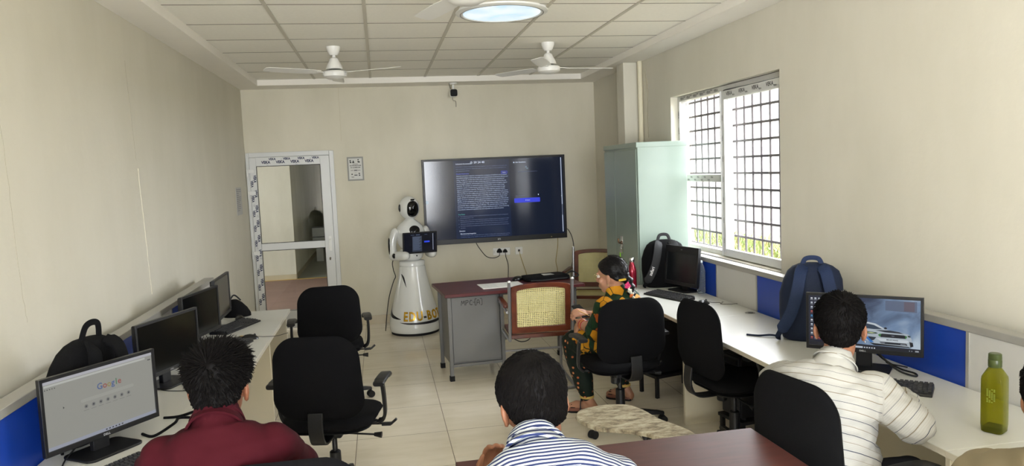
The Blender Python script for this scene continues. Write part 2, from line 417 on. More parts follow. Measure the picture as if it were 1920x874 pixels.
# corridor beyond the glazed door
b = MB(); b.box(-5, 3, YB+0.12, 13.29, -0.1, 0.0); struct('floor_corridor', b, mat('red_brown_matting', '8d7268', rough=0.8, var=0.08, vscale=4))
struct('trim_11', MB().box(-5, 3, 13.25, 13.30, -0.05, 0.006), mat('yellow_edge_strip', 'c2a04a', rough=0.6))
struct('floor_hall', MB().box(-1.5, 3, 13.30, 20, -0.1, 0.0), mat('grey_hall_floor', '8e9188', rough=0.4, var=0.06))
struct('wall_corridor', MB().box(-5, -1.5, 13.30, 20, 0, 3.0), wall_paint('corridor_paint', 'd6d2c4', 0.12))
b = MB(); b.box(-5, -1.49, 13.285, 13.30, 0, 0.09); b.box(-1.5, -1.488, 13.285, 20, 0, 0.09); struct('baseboard_corridor', b, M_skirt)
struct('wall_hall', MB().box(-1.5, 3, 20, 20.1, 0, 3.0), wall_paint('hall_paint', 'a9b0a2', 0.15))
struct('wall_hall_side', MB().box(0.6, 0.7, 13.3, 20, 0, 3.0), MATS['hall_paint'])
struct('ceiling_corridor', MB().box(-5, 3, YB+0.12, 20, 3.0, 3.1), M_ceil)
b = MB(); b.box(-5.1, -5, YB+0.12, 20, 0, 1.0); b.box(-5.1, -5, YB+0.12, 20, 2.3, 3.0); b.box(-5.1, -5, YB+0.12, 9.7, 1.0, 2.3); b.box(-5.1, -5, 10.9, 20, 1.0, 2.3); struct('wall_corridor_near', MB().box(-5, XL-0.15, YB, YB+0.12, 0, 3.0), MATS['corridor_paint']); struct('wall_hall_front', MB().box(0.7, 3, 13.3, 13.4, 0, 3.0), MATS['corridor_paint']); struct('wall_corridor_west', b, MATS['corridor_paint'])  # unseen opening in the west wall, put in to light the corridor
struct('wall_corridor_end', MB().box(2.9, 3.0, YB+0.12, 13.3, 0, 3.0), MATS['corridor_paint'])
b = MB(); b.box(-1.40, -1.22, 15.95, 16.0, 0.40, 0.72); sb = thing('distribution_box', 'small white box with dark seams seen through the glazed door', 'box', (-1.31, 15.97, 0.40))
b = MB(); b.box(-0.12, 0.14, -0.03, 0.0, 0, 0.32); b.build('box_body', mat('box_white', 'c9c9c6', rough=0.5), sb, bevel=0.004)
for z in (0.10, 0.30): MB().box(-0.12, 0.14, -0.034, -0.03, z, z+0.015).build('seam', M_dark, sb)
b = MB(); b.box(-0.06, 0.08, -0.02, 0.02, -0.40, 0.0); b.build('pedestal', mat('box_white', 'c9c9c6'), sb)

# ------------------------------------------------------------------ windows
def grille(parent, y0, y1, z0, z1, x, ny, nz, vo=0.0):
    k = 0
    n = int((y1-y0)/0.129)
    for i in range(n+1):
        y = y0+0.055+i*0.129
        if y > y1-0.01: break
        MB().cyl((x, y, z0), (x, y, z1), 0.0085, n=8).build('grille_bar', M_grille, parent)
    z = z0+0.03
    while z < z1:
        MB().box(x-0.006, x+0.004, y0, y1, z-0.0085, z+0.0085).build('grille_bar', M_grille, parent)
        z += 0.1255
M_grille = mat('grey_grille_paint', '585355', rough=0.6)
def veka_x(b, x, runs):
    """film lettering on faces looking towards -X; run = (y_start, z, direction)"""
    for (y, z, vert, n, step, sz) in runs:
        for k in range(n):
            if vert: b.T = frame((x, y, z-step*k), (0, 0, -1), (0, -1, 0))
            else: b.T = frame((x, y-step*k, z), (0, -1, 0), (0, 0, 1))
            b.text('VEKA', sz, 0, 0, bold=0.02)
    b.T = M.Identity(4)
w = sroot('window_1', (0, 0, 0))
y0, y1, z0, z1 = 4.565, 6.42, 0.985, 2.33
b = MB(); xf0, xf1 = 2.685, 2.755
b.box(xf0, xf1, y1-0.04, y1, z0, z1); b.box(xf0, xf1, y0, y0+0.04, z0, z1); b.box(xf0, xf1, y0+0.04, y1-0.04, z1-0.045, z1); b.box(xf0, xf1, y0+0.04, y1-0.04, z0, z0+0.04)
b.box(xf0, xf1, 5.50, 5.565, z0+0.04, z1-0.045); b.box(xf0+0.002, xf1, 5.565, y1-0.04, 1.575, 1.635)
wf = b.build('window_frame', M_upvc_in, w, bevel=0.004)
# sliding sash of the near half, proud of the frame
b = MB(); xs0, xs1 = 2.655, 2.69; sy0, sy1 = y0+0.005, 5.50
b.box(xs0, xs1, sy1-0.055, sy1, z0+0.01, z1-0.045); b.box(xs0, xs1, sy0, sy0+0.055, z0+0.01, z1-0.045)
b.box(xs0, xs1, sy0+0.055, sy1-0.055, z1-0.115, z1-0.045); b.box(xs0, xs1, sy0+0.055, sy1-0.055, z0+0.01, z0+0.07)
b.box(xs0-0.012, xs0, sy1-0.018, sy1-0.006, z0+0.01, z1-0.045)
ws = b.build('sash', M_upvc, w, bevel=0.004)
MB().add([(2.705, 5.565, z0+0.04), (2.705, y1-0.04, z0+0.04), (2.705, y1-0.04, 1.575), (2.705, 5.565, 1.575)], [(0,1,2,3)]).build('pane', M_glass_dim, w, smooth=0)
MB().add([(2.705, 5.565, 1.635), (2.705, y1-0.04, 1.635), (2.705, y1-0.04, z1-0.045), (2.705, 5.565, z1-0.045)], [(0,1,2,3)]).build('pane', M_glass_dim, w, smooth=0)
MB().add([(2.672, sy0+0.055, z0+0.07), (2.672, sy1-0.055, z0+0.07), (2.672, sy1-0.055, z1-0.115), (2.672, sy0+0.055, z1-0.115)], [(0,1,2,3)]).build('pane', M_glass_dim, w, smooth=0)
b = MB()
veka_x(b, xf0-0.0012, [(6.35, z1-0.034, False, 6, 0.135, 0.030), (6.28, z1-0.020, False, 5, 0.135, 0.017), (6.30, 1.608, False, 5, 0.135, 0.018), (6.36, 1.585, False, 5, 0.135, 0.018), (5.545, 2.15, True, 8, 0.155, 0.034), (6.405, 2.2, True, 8, 0.14, 0.026)])
veka_x(b, xs0-0.0012, [(5.40, z1-0.088, False, 5, 0.20, 0.040), (5.30, z1-0.098, False, 4, 0.20, 0.016), (5.478, 2.1, True, 8, 0.16, 0.018)])
b.build('film_lettering', mat('grey_black_ink', '2a2a2e', rough=0.6), w, smooth=0)
grille(w, y0+0.0, y1, z0, z1, 2.80, 14, 9)
struct('trim_12', MB().box(XR-0.004, 2.69, y0, y1, z0-0.02, z0+0.002), M_wall)
w3 = sroot('window_rear_fill'); b = MB(); q0, q1 = 0.4, 2.6  # unseen rear window, widened past its mirrored streak to brighten the room
for x0, x1 in ((-1.2, -1.14), (0.2, 0.26), (1.59, 1.65)): b.box(x0, x1, YN-0.12, YN-0.05, q0, q1)
b.box(-1.14, 1.59, YN-0.12, YN-0.05, q1-0.05, q1); b.box(-1.14, 1.59, YN-0.12, YN-0.05, q0, q0+0.05)
b.build('window_frame', M_upvc, w3, bevel=0.004)
MB().add([(-1.14, YN-0.08, q0+0.05), (1.59, YN-0.08, q0+0.05), (1.59, YN-0.08, q1-0.05), (-1.14, YN-0.08, q1-0.05)], [(0,1,2,3)]).build('pane', M_glass, w3, smooth=0)

# ------------------------------------------------------------------ outside
struct('ground', MB().box(2.82, 60, -30, 60, -0.5, -0.2), mat('dry_soil', '6a624c', rough=0.95, var=0.15, vscale=2))
cw = wall_paint('compound_wall_paint', '7c7a75', 0.25)
struct('wall_sky_screen', MB().box(15.0, 15.3, 22, 44, -0.3, 7.0), mat('sky_screen_grey', '72706d', rough=0.9, var=0.06, vscale=1.5))  # wall added to hide the bright sky behind the window bars
cwall = struct('wall_boundary', MB().box(9.0, 9.2, -10, 40, -0.3, 1.15), cw)
b = MB(); rnd = random.Random(5)
for i in range(9000):
    y = rnd.uniform(9, 26); x = rnd.uniform(5.0, 8.6); y = y if rnd.random() < .8 else rnd.uniform(6, 12)
    h = rnd.uniform(0.10, 0.42)*(0.6+0.5*NZ.noise(V((x*0.8, y*0.8, 0)))); a = rnd.uniform(0, 2*PI); wd = rnd.uniform(0.01, 0.022); l = rnd.uniform(0.05, 0.18); la = rnd.uniform(0, 2*PI)
    dx, dy = math.cos(a)*wd, math.sin(a)*wd; tx, ty = math.cos(la)*l, math.sin(la)*l
    b.mi = 0 if rnd.random() < 0.7 else 1
    b.add([(x-dx, y-dy, -0.21), (x+dx, y+dy, -0.21), (x+dx*0.6+tx*0.4, y+dy*0.6+ty*0.4, -0.2+h*0.6), (x-dx*0.6+tx*0.4, y-dy*0.6+ty*0.4, -0.2+h*0.6), (x+tx, y+ty, -0.2+h)], [(0,1,2,3), (3,2,4)])
g = b.build('grass', [mat('weed_green', '55632e', rough=0.8), mat('weed_straw', '77703f', rough=0.8)], smooth=0)
tag(g, 'sunlit wild grass and weeds growing outside below the window', 'grass', kind='stuff')

# ================================================================== large furniture
def cushion(outline, th, warp, ns=7, flat=0.65):
    """a closed padded shape: outline polygon in (a,b), thickness th, warp(a,b,c) -> xyz"""
    mb = MB(); rings = []
    S = [0.03, 0.35, 0.6, 0.78, 0.9, 0.965, 1.0]
    prof = [(s, (1-s**5)**0.5*0.5) for s in S]
    seq = [(s, t) for s, t in prof]+[(s, -t*flat) for s, t in reversed(prof[:-1])]
    for s, t in seq: rings.append([warp(a*s, b*s, t*th) for a, b in outline])
    return mb.loft(rings)

# ---- desk runs -----------------------------------------------------------------------------------
ZD = 0.72
def desk_run(name, label, x_front, x_back, y_far, y_near, joints, panels, side):
    t = thing(name, label, 'desk', ((x_front+x_back)/2, (y_far+y_near)/2, 0))
    ox, oy = t.location.x, t.location.y
    xa, xb = sorted((x_front-ox, x_back-ox))
    js = [y_near]+list(joints)+[y_far]
    for a, c in zip(js[:-1], js[1:]):
        tp = MB().box(xa, xb, a-oy+0.0006, c-oy-0.0006, ZD-0.025, ZD).build('worktop', M_lam, t, bevel=0.0025)
        xe = x_front-ox
        eb = MB().box(min(xe, xe-0.0012*side), max(xe, xe-0.0012*side), a-oy+0.001, c-oy-0.001, ZD-0.0235, ZD-0.0015).build('edge_band', M_edge, tp)
    for (py, inset) in panels:
        xi = x_front-ox+side*inset
        MB().box(min(xi, x_back-ox), max(xi, x_back-ox), py-oy-0.0125, py-oy+0.0125, 0.0, ZD-0.0255).build('side_panel', M_cream, t, bevel=0.002)
    xm = x_back-ox-side*0.06
    MB().box(xm-0.009, xm+0.009, y_near-oy+0.02, y_far-oy-0.02, 0.22, ZD-0.0255).build('modesty_panel', M_cream, t)
    return t
dr = desk_run('long_desk', 'long white laminate desk along the window wall', 1.87, 2.462, 6.0, -1.2, [0.2, 2.2, 4.55], [(-1.15, 0.05), (0.9, 0.05), (2.25, 0.05), (4.59, 0.05), (5.97, 0.05)], 1)
dl = desk_run('long_desk', 'long white laminate desk along the left wall', -0.752, -1.318, 6.06, 0.4, [2.2, 4.2], [(0.45, 0.05), (2.3, 0.05), (5.12, 0.03), (6.03, 0.03)], -1)
gr = thing('cable_grommet', 'round cable grommet set in the window desk top below a wall panel seam', 'grommet', (2.40, 4.585, ZD))
MB().lathe([(0.034, 0.0), (0.034, 0.003), (0.026, 0.0035), (0.024, 0.001), (0.0, 0.001)], 24).build('ring', mat('grommet_grey', '8d8b84', rough=0.4), gr)
MB().lathe([(0.0, 0.0012), (0.017, 0.0014), (0.017, 0.0030), (0.0, 0.0032)], 18, (0.004, 0, 0)).build('cap', M_dark, gr)

# ---- low partitions (blue and white panels under an aluminium rail) ------------------------------
def partition(label, x_face, x_wall, y0, y1, seams, first_blue):
    t = thing('desk_partition', label, 'partition', ((x_face+x_wall)/2, (y0+y1)/2, 0))
    ox, oy = t.location.x, t.location.y; s = 1 if x_wall > x_face else -1
    ys = [y0]+seams+[y1]; blue = first_blue
    for a, c in zip(ys[:-1], ys[1:]):
        xa, xb = sorted((x_face-ox, x_face-ox+s*0.04))
        MB().box(xa, xb, a-oy+0.008, c-oy-0.008, 0.0, 0.965).build('blue_panel' if blue else 'white_panel', M_blue if blue else mat('white_board_panel', 'bfbeba', rough=0.3, var=0.01), t)
        blue = not blue
    for yq in seams+[y0+0.008, y1-0.008]:
        xa, xb = sorted((x_face-ox-s*0.004, x_face-ox+s*0.04)); MB().box(xa, xb, yq-oy-0.0085, yq-oy+0.0085, ZD*0+0.0, 0.966).build('divider_strip', M_alu, t)
    xa, xb = sorted((x_face-ox-s*0.006, x_face-ox+s*0.066))
    MB().box(xa, xb, y0-oy, y1-oy, 0.965, 1.0).build('top_rail', M_alu, t, bevel=0.003)
    return t
partition('blue and white desk partition under the window sill', 2.472, 2.62, -1.2, 5.99, [0.35, 1.58, 2.785, 3.40, 4.00, 4.625, 5.23], False)
partition('blue and white desk partition along the left wall', -1.327, -1.47, 0.4, 6.13, [1.6, 3.13, 3.62, 4.42, 4.92, 5.35], False)

# ---- steel wardrobe ------------------------------------------------------------------------------
M_ward = mat('pale_green_enamel', '86948a', rough=0.28, var=0.02, vscale=2)
wd = thing('steel_wardrobe', 'tall pale green steel wardrobe in the far right corner', 'wardrobe', (2.375, 6.49, 0))
b = MB(); b.box(-0.222, 0.222, -0.46, 0.46, 0.08, 1.925); b.build('body', M_ward, wd, bevel=0.006)
b = MB(); b.box(-0.232, 0.224, -0.463, 0.463, 1.885, 1.93); b.build('top_cap', M_ward, wd, bevel=0.004)
for y0, y1 in ((-0.445, 0.135), (0.14, 0.445)):
    d = MB().box(-0.232, -0.2225, y0, y1, 0.12, 1.87).build('door', M_ward, wd, bevel=0.004)
b = MB(); b.box(-0.235, -0.232, -0.05, 0.01, 0.94, 1.10); b.build('lock_plate', M_chrome, wd, bevel=0.001)
b = MB(); b.tube(spline([(-0.235, -0.02, 1.04), (-0.262, -0.02, 1.045), (-0.266, -0.02, 1.08)], 5), 0.009, 8); b.cyl((-0.235, -0.02, 1.04), (-0.245, -0.02, 1.04), 0.016); b.build('handle', mat('worn_brass', '6a5642', rough=0.4, metal=0.7), wd)
for sx in (-0.19, 0.19):
    for sy in (-0.42, 0.42): MB().box(sx-0.03, sx+0.03, sy-0.03, sy+0.03, 0, 0.08).build('foot', M_dark, wd)
ky = thing('key_bunch', 'bunch of keys with a lime green fob hanging from the wardrobe lock', 'keys', (2.133, 6.47, 0.93))
b = MB(); b.tube([(0.0, 0.012*math.cos(a), 0.075+0.012*math.sin(a)) for a in [2*PI*k/14 for k in range(14)]], 0.0015, 6, closed=True); b.build('ring', M_chrome, ky)
for k, (dy, dz, a) in enumerate(((-0.02, 0.03, -0.5), (0.015, 0.02, 0.3), (-0.004, 0.025, 0.0))):
    b = MB(); c, s_ = math.cos(a), math.sin(a); b.T = M.Translation((-0.002*k-0.002, dy*0.5, 0.066)) @ M.Rotation(a, 4, 'X')
    b.box(-0.001, 0.001, -0.004, 0.004, -0.05, -0.012); b.cyl((-0.001, 0, -0.006), (0.001, 0, -0.006), 0.011, n=14); b.build('key', M_chrome, ky)
b = MB(); b.box(-0.006, 0.0, 0.012, 0.032, -0.045, 0.02); b.tube([(-0.002, 0.004, 0.066), (-0.003, 0.02, 0.02)], 0.0012, 6); b.build('fob', mat('lime_plastic', '9be03a', rough=0.4, emit=None), ky, bevel=0.002)

# ---- teacher's desk -------------------------------------------------------------------------------
M_gmetal = mat('grey_enamel_steel', '686866', rough=0.38, metal=0.35, var=0.05, vscale=4)
M_maroon = mat('maroon_laminate', '4a1a1c', rough=0.35, var=0.15, vscale=9)
td = thing('office_table', 'grey steel office table with a maroon top and pen lettering', 'table', (1.045, 6.385, 0), math.radians(5))
b = MB(); b.box(-0.605, 0.605, -0.345, 0.345, 0.725, 0.752); b.build('table_top', M_maroon, td, bevel=0.003)
b = MB()
b.box(-0.545, -0.105, -0.205, 0.235, 0.115, 0.715); b.build('cabinet', M_gmetal, td, bevel=0.004)
for x in (-0.555, -0.105, 0.55):
    for y in (-0.22, 0.24):
        l = MB().box(x-0.0155, x+0.0155, y-0.0155, y+0.0155, 0.03, 0.725).build('leg', M_gmetal, td, bevel=0.003)
        MB().box(x-0.02, x+0.02, y-0.02, y+0.02, 0, 0.045).build('rubber_foot', M_rubber, l, bevel=0.003)
pn = MB().box(-0.532, -0.122, -0.213, -0.205, 0.15, 0.70).build('front_panel', mat('grey_enamel_panel', '6c6c6a', rough=0.35, metal=0.25, var=0.05, vscale=3), td, bevel=0.003)
for q in ((-0.54, -0.12, -0.232, -0.208, 0.115, 0.14), (-0.105, 0.55, 0.225, 0.255, 0.20, 0.23), (0.535, 0.565, -0.21, 0.235, 0.20, 0.23), (-0.105, 0.55, -0.235, -0.205, 0.695, 0.725)): MB().box(*q).build('rail', M_gmetal, td, bevel=0.002)
b = MB(); b.box(-0.44, -0.40, -0.222, -0.20, 0.703, 0.716); b.build('cabinet_catch', M_dark, td)
def strokes(b, segs, s, x, z, y, r):
    for seg in segs: b.tube([(x+p[0]*s, y, z+p[1]*s) for p in seg], r, 5)
b = MB(); H = 0.040; x = -0.450; z = 0.630
G = {'M': [[(0,0),(.15,1),(.4,.35),(.65,1),(.8,0)]], 'P': [[(0,0),(.05,1)],[(-.05,.95),(.45,1),(.55,.7),(.3,.5),(.05,.45)]], 'C': [[(.55,.85),(.3,1),(.05,.6),(.1,.15),(.4,0),(.6,.1)]],
     '-': [[(0,.5),(.45,.5)]], '[': [[(.35,1.15),(0,1.15),(0,-.1),(.3,-.1)]], 'A': [[(0,0),(.1,.75),(.35,.95),(.55,.6),(.6,0)],[(.05,.35),(.55,.4)]], ']': [[(0,1.15),(.35,1.1),(.4,-.1),(.1,-.15)]]}
for ch, adv in (('M', 1.0), ('P', .8), ('C', .75), ('-', .45), ('[', .35), ('A', .75), (']', .5)):
    strokes(b, [[tuple(q) for q in spline([(p[0], p[1], 0) for p in sg], 4)] for sg in G[ch]], H, x, z, -0.2135, 0.0021); x += adv*H
b.build('pen_lettering', mat('black_pen', '141414', rough=0.6), pn)

# ---- cane armchairs -------------------------------------------------------------------------------
def cane_mat():
    m = bpy.data.materials.new('woven_cane'); m.use_nodes = True; nt = m.node_tree; L = nt.links.new; b = nt.nodes['Principled BSDF']; b.inputs['Roughness'].default_value = 0.6
    out = nt.nodes['Material Output']; tc = nt.nodes.new('ShaderNodeTexCoord'); sx = nt.nodes.new('ShaderNodeSeparateXYZ'); at = nt.nodes.new('ShaderNodeAttribute'); at.attribute_name = 'weave'; L(at.outputs['Vector'], sx.inputs[0])
    P = 0.0148; sq = []
    for k in (0, 1):
        pp = nt.nodes.new('ShaderNodeMath'); pp.operation = 'PINGPONG'; pp.inputs[1].default_value = P/2; L(sx.outputs[k], pp.inputs[0])
        p2 = nt.nodes.new('ShaderNodeMath'); p2.operation = 'POWER'; p2.inputs[1].default_value = 2.0; L(pp.outputs[0], p2.inputs[0]); sq.append(p2)
    ad = nt.nodes.new('ShaderNodeMath'); ad.operation = 'ADD'; L(sq[0].outputs[0], ad.inputs[0]); L(sq[1].outputs[0], ad.inputs[1])
    lt = nt.nodes.new('ShaderNodeMath'); lt.operation = 'LESS_THAN'; lt.inputs[1].default_value = 0.0036**2; L(ad.outputs[0], lt.inputs[0])
    n = nt.nodes.new('ShaderNodeTexNoise'); n.inputs['Scale'].default_value = 30; L(tc.outputs['Object'], n.inputs['Vector'])
    r = nt.nodes.new('ShaderNodeValToRGB'); r.color_ramp.elements[0].color = lin('bdb274'); r.color_ramp.elements[1].color = lin('d8d09a'); L(n.outputs['Fac'], r.inputs[0]); L(r.outputs[0], b.inputs['Base Color'])
    tr = nt.nodes.new('ShaderNodeBsdfTransparent'); mx = nt.nodes.new('ShaderNodeMixShader'); L(lt.outputs[0], mx.inputs[0]); L(b.outputs[0], mx.inputs[1]); L(tr.outputs[0], mx.inputs[2]); L(mx.outputs[0], out.inputs[0])
    return m
M_cane = cane_mat()
M_wood = mat('polished_red_brown_wood', '5a2a18', rough=0.3, var=0.3, vscale=14, stretch=(1, 6, 1))
M_tube = mat('grey_tube_steel', '8c8c8e', rough=0.3, metal=0.6)
def weave_attr(o, fn):
    at = o.data.attributes.new('weave', 'FLOAT_VECTOR', 'POINT')
    for i, v in enumerate(o.data.vertices): at.data[i].vector = fn(v.co)
def cane_chair(label):
    t = thing('cane_armchair', label, 'chair')
    def bk(x, z):   # back plane leaning
        return (x, -0.235-0.14*(z-0.44), z)
    hw = 0.235
    outer = [(-hw, 0.455), (hw, 0.455), (hw, 0.825)]+[(hw*math.cos(a), 0.828+0.028*math.sin(a)) for a in [PI*k/14 for k in range(1, 14)]]+[(-hw, 0.825)]
    inner = [(-hw+0.042, 0.505), (hw-0.042, 0.505), (hw-0.042, 0.795)]+[((hw-0.042)*math.cos(a), 0.795+0.025*math.sin(a)) for a in [PI*k/14 for k in range(1, 14)]]+[(-hw+0.042, 0.795)]
    b = MB(); rings = []
    for pts, dy in ((outer, -0.014), (outer, 0.014), (inner, 0.014), (inner, -0.014)): rings.append([(bk(x, z)[0], bk(x, z)[1]+dy, z) for x, z in pts])
    b.loft(rings, False, True); bf = b.build('back_frame', M_wood, t, bevel=0.004)
    b = MB(); b.add([bk(x, z) for x, z in inner], [tuple(range(len(inner)))]); cp = b.build('cane_back', M_cane, t, smooth=0); weave_attr(cp, lambda c: (c.x+1.0, c.z+1.0, 0))
    b = MB(); rings = []
    so, si = (0.235, -0.21, 0.235), (0.195, -0.17, 0.20)
    for (hx, y0, y1), z in ((so, 0.405), (so, 0.437), (si, 0.437), (si, 0.405)): rings.append([(-hx, y0, z), (hx, y0, z), (hx, y1, z), (-hx, y1, z)])
    b.loft(rings, False, True); b.build('seat_frame', M_wood, t, bevel=0.004)
    b = MB(); b.add([(-0.195, -0.17, 0.430), (0.195, -0.17, 0.430), (0.195, 0.20, 0.430), (-0.195, 0.20, 0.430)], [(0,1,2,3)]); cs = b.build('cane_seat', M_cane, t, smooth=0); weave_attr(cs, lambda c: (c.x+1.0, c.y+1.0, 0))
    r = 0.0125
    for s in (-1, 1):
        x = s*0.25
        MB().tube(spline([(x, -0.300, 0.875), (x, -0.245, 0.50), (x, -0.225, 0.41), (x, -0.17, 0.395), (x, 0.20, 0.395)], 7), r, 10).build('back_post', M_tube, t)
        MB().ell((x, -0.301, 0.878), 0.0135, 0.0135, 0.010, 12, 8).build('tube_cap', mat('white_cap', 'd8d8d6', rough=0.4), t)
        MB().tube(spline([(x*1.06, -0.255, 0.63), (x*1.06, 0.15, 0.645), (x*1.06, 0.235, 0.62), (x*1.05, 0.245, 0.55), (x, 0.255, 0.10), (x, 0.235, 0.03), (x, 0.15, r), (x, -0.28, r)], 7), r, 10).build('leg', M_tube, t)
        MB().box(x*1.06-0.022, x*1.06+0.022, -0.20, 0.20, 0.655, 0.683).build('armrest', M_wood, t, bevel=0.008, seg=3)
    MB().tube(spline([(-0.25, -0.28, r), (-0.22, -0.325, r), (0.22, -0.325, r), (0.25, -0.28, r)], 6), r, 10).build('floor_runner', M_tube, t)
    MB().tube([(-0.25, 0.245, 0.20), (0.25, 0.245, 0.20)], 0.01, 8).build('stretcher', M_tube, t)
    return t
c1 = cane_chair('cane backed armchair with steel tube legs, drawn up to the maroon table'); c1.location = (1.205, 5.93, 0); c1.rotation_euler.z = math.radians(-2)
dup(c1, (2.13, 7.42, 0), math.radians(155), 'cane backed armchair beyond the woman, beside the wardrobe')

# ---- office chairs ---------------------------------------------------------------------------------
def office_chair(label):
    t = thing('office_chair', label, 'chair')
    b = MB(); b.lathe([(0.0, 0.065), (0.045, 0.065), (0.048, 0.12), (0.034, 0.135), (0.0, 0.135)], 20)
    st = b.build('base_hub', M_black, t)
    for k in range(5):
        a = 2*PI*k/5+0.3; d = V((math.cos(a), math.sin(a), 0)); n = V((-d.y, d.x, 0))
        rings = []
        for q, w, z0, z1 in ((0.03, 0.030, 0.075, 0.125), (0.15, 0.026, 0.075, 0.112), (0.26, 0.020, 0.066, 0.092), (0.30, 0.015, 0.062, 0.082)):
            c = d*q; rings.append([tuple(c-n*w+V((0,0,z0))), tuple(c+n*w+V((0,0,z0))), tuple(c+n*w*0.7+V((0,0,z1))), tuple(c-n*w*0.7+V((0,0,z1)))])
        lg = MB().loft(rings).build('base_leg', M_black, t, bevel=0.004)
        cb = MB(); c = d*0.292
        for sgn in (-1, 1): cb.cyl(tuple(c+n*sgn*0.005+V((0,0,0.027))), tuple(c+n*sgn*0.026+V((0,0,0.027))), 0.027, n=18)
        cb.cyl(tuple(c+V((0,0,0.03))), tuple(c+V((0,0,0.07))), 0.008, n=8); cb.build('caster', M_rubber, lg, bevel=0.003)
    b = MB(); b.lathe([(0.0, 0.13), (0.031, 0.13), (0.030, 0.27), (0.024, 0.275), (0.0, 0.275)], 18); b.build('column_sleeve', M_black, t)
    MB().cyl((0, 0, 0.27), (0, 0, 0.40), 0.014).build('gas_lift', mat('dark_steel', '3a3a3c', rough=0.3, metal=0.8), t)
    b = MB(); b.box(-0.075, 0.075, -0.13, 0.11, 0.385, 0.425); b.cyl((-0.05, -0.05, 0.39), (-0.05, -0.05, 0.33), 0.03, n=14); b.build('tilt_mechanism', M_black, t, bevel=0.01)
    b = MB(); b.tube([(0.05, 0.05, 0.40), (0.27, 0.06, 0.395)], 0.005, 6); b.box(0.25, 0.30, 0.045, 0.065, 0.387, 0.403); b.T = M.Translation((0.30, 0.055, 0.395)) @ M.Rotation(-0.7, 4, 'Y'); b.box(0, 0.04, -0.01, 0.01, -0.006, 0.006); b.T = M.Identity(4)
    b.build('lift_lever', M_black, t)
    b = MB(); b.tube([(0.05, -0.04, 0.385), (0.24, -0.05, 0.375)], 0.005, 6); b.cyl((0.23, -0.05, 0.376), (0.27, -0.052, 0.373), 0.010, 0.017, 12); b.build('tension_lever', M_black, t)
    so = rrect(0.485, 0.47, 0.13, 7)
    def sw(a, bb, c): return (a, bb+0.02, 0.462+c-0.25*max(0, bb-0.12)**1.5*1.2+0.06*(a*a)*1.0)
    cushion(so, 0.085, sw).build('seat', M_fabric, t, smooth=60)
    so2 = rrect(0.44, 0.42, 0.12, 7)
    cushion(so2, 0.03, lambda a, bb, c: (a, bb+0.02, 0.43+c)).build('seat_shell', M_black, t)
    # back outline: wider towards the lower third, rounded shoulders
    base = rrect(0.44, 0.44, 0.115, 9); out = []
    for x, z in base:
        f = 1.0+0.06*math.cos((z+0.10)*5.0)-0.05*max(0, z)/0.235
        out.append((x*f, z))
    def bw(a, z, c):
        y = -0.245-0.13*(z+0.10)+0.55*a*a-0.04*math.cos((z+0.07)*6)+0.03
        return (a, y+c, 0.735+z)
    cushion(out, 0.075, bw, flat=0.55).build('backrest', M_fabric, t, smooth=60)
    b = MB(); b.ribbon(spline([(0, -0.10, 0.40), (0, -0.25, 0.405), (0, -0.31, 0.47), (0, -0.305, 0.60), (0, -0.310, 0.70)], 6), 0.075, 0.014, (1, 0, 0)) if False else b.sweep(spline([(0, -0.10, 0.40), (0, -0.25, 0.405), (0, -0.305, 0.47), (0, -0.300, 0.58)], 6), [(-0.007, -0.0375), (0.007, -0.0375), (0.007, 0.0375), (-0.007, 0.0375)], 1.0, up=(1, 0, 0))
    b.build('back_bracket', M_black, t, bevel=0.004)
    for s in (-1, 1):
        b = MB(); P = spline([(s*0.16, 0.02, 0.425), (s*0.245, 0.02, 0.425), (s*0.278, 0.015, 0.46), (s*0.285, -0.01, 0.56), (s*0.282, -0.03, 0.655)], 7)
        b.sweep(P, [(-0.020, -0.009), (0.020, -0.009), (0.020, 0.009), (-0.020, 0.009)], 1.0, up=(s*0.3, 0, 1) if False else [(V((0, 0, 1)) if i < 6 else V((s, 0, 0.2))) for i in range(len(P))])
        b.build('arm_post', M_black, t, bevel=0.004)
        P = [(s*0.282, -0.12, 0.665), (s*0.282, -0.06, 0.672), (s*0.282, 0.03, 0.672), (s*0.276, 0.11, 0.660), (s*0.268, 0.155, 0.635)]
        P = spline(P, 5); rr = [0.6+0.4*math.sin(PI*min(1, (i+1.5)/6))*(1 if i < 4 else 1) if i < 4 else (1.0 if i < len(P)-3 else 0.75) for i in range(len(P))]
        sec = [(x, y) for x, y in rrect(0.062, 0.026, 0.012, 3)]
        b = MB(); b.sweep(P, sec, rr, up=(0, 0, 1)); b.build('arm_pad', M_black, t)
    return t
oc = office_chair('black office chair in the middle of the aisle, farthest from the camera')
oc.location = (-0.43, 5.78, 0); oc.rotation_euler.z = math.radians(4)
def chair_at(x, y, face_deg, label, z=0.0):
    """face_deg: direction the sitter looks, degrees clockwise from +Y"""
    return dup(oc, (x, y, z), -math.radians(face_deg), label)
chair_at(-0.315, 4.03, 12, 'empty black office chair between the red shirted person and the farther chair')
wc = chair_at(1.505, 4.675, -3, 'black office chair with the woman in the patterned dress sitting on it'); wc.scale = (1, 1, 0.95)
for ch in wc.children:
    if ch.name.startswith('base_leg'): ch.rotation_euler.z = math.radians(-22)
chair_at(1.985, 4.00, 82, 'empty black office chair half turned under the window desk')
chair_at(1.675, 2.48, 80, 'black office chair right behind the man in the white striped shirt')
chair_at(-0.31, 2.36, 0, 'black office chair of the person in red, only its top edge showing').scale = (1, 1, 1.005)

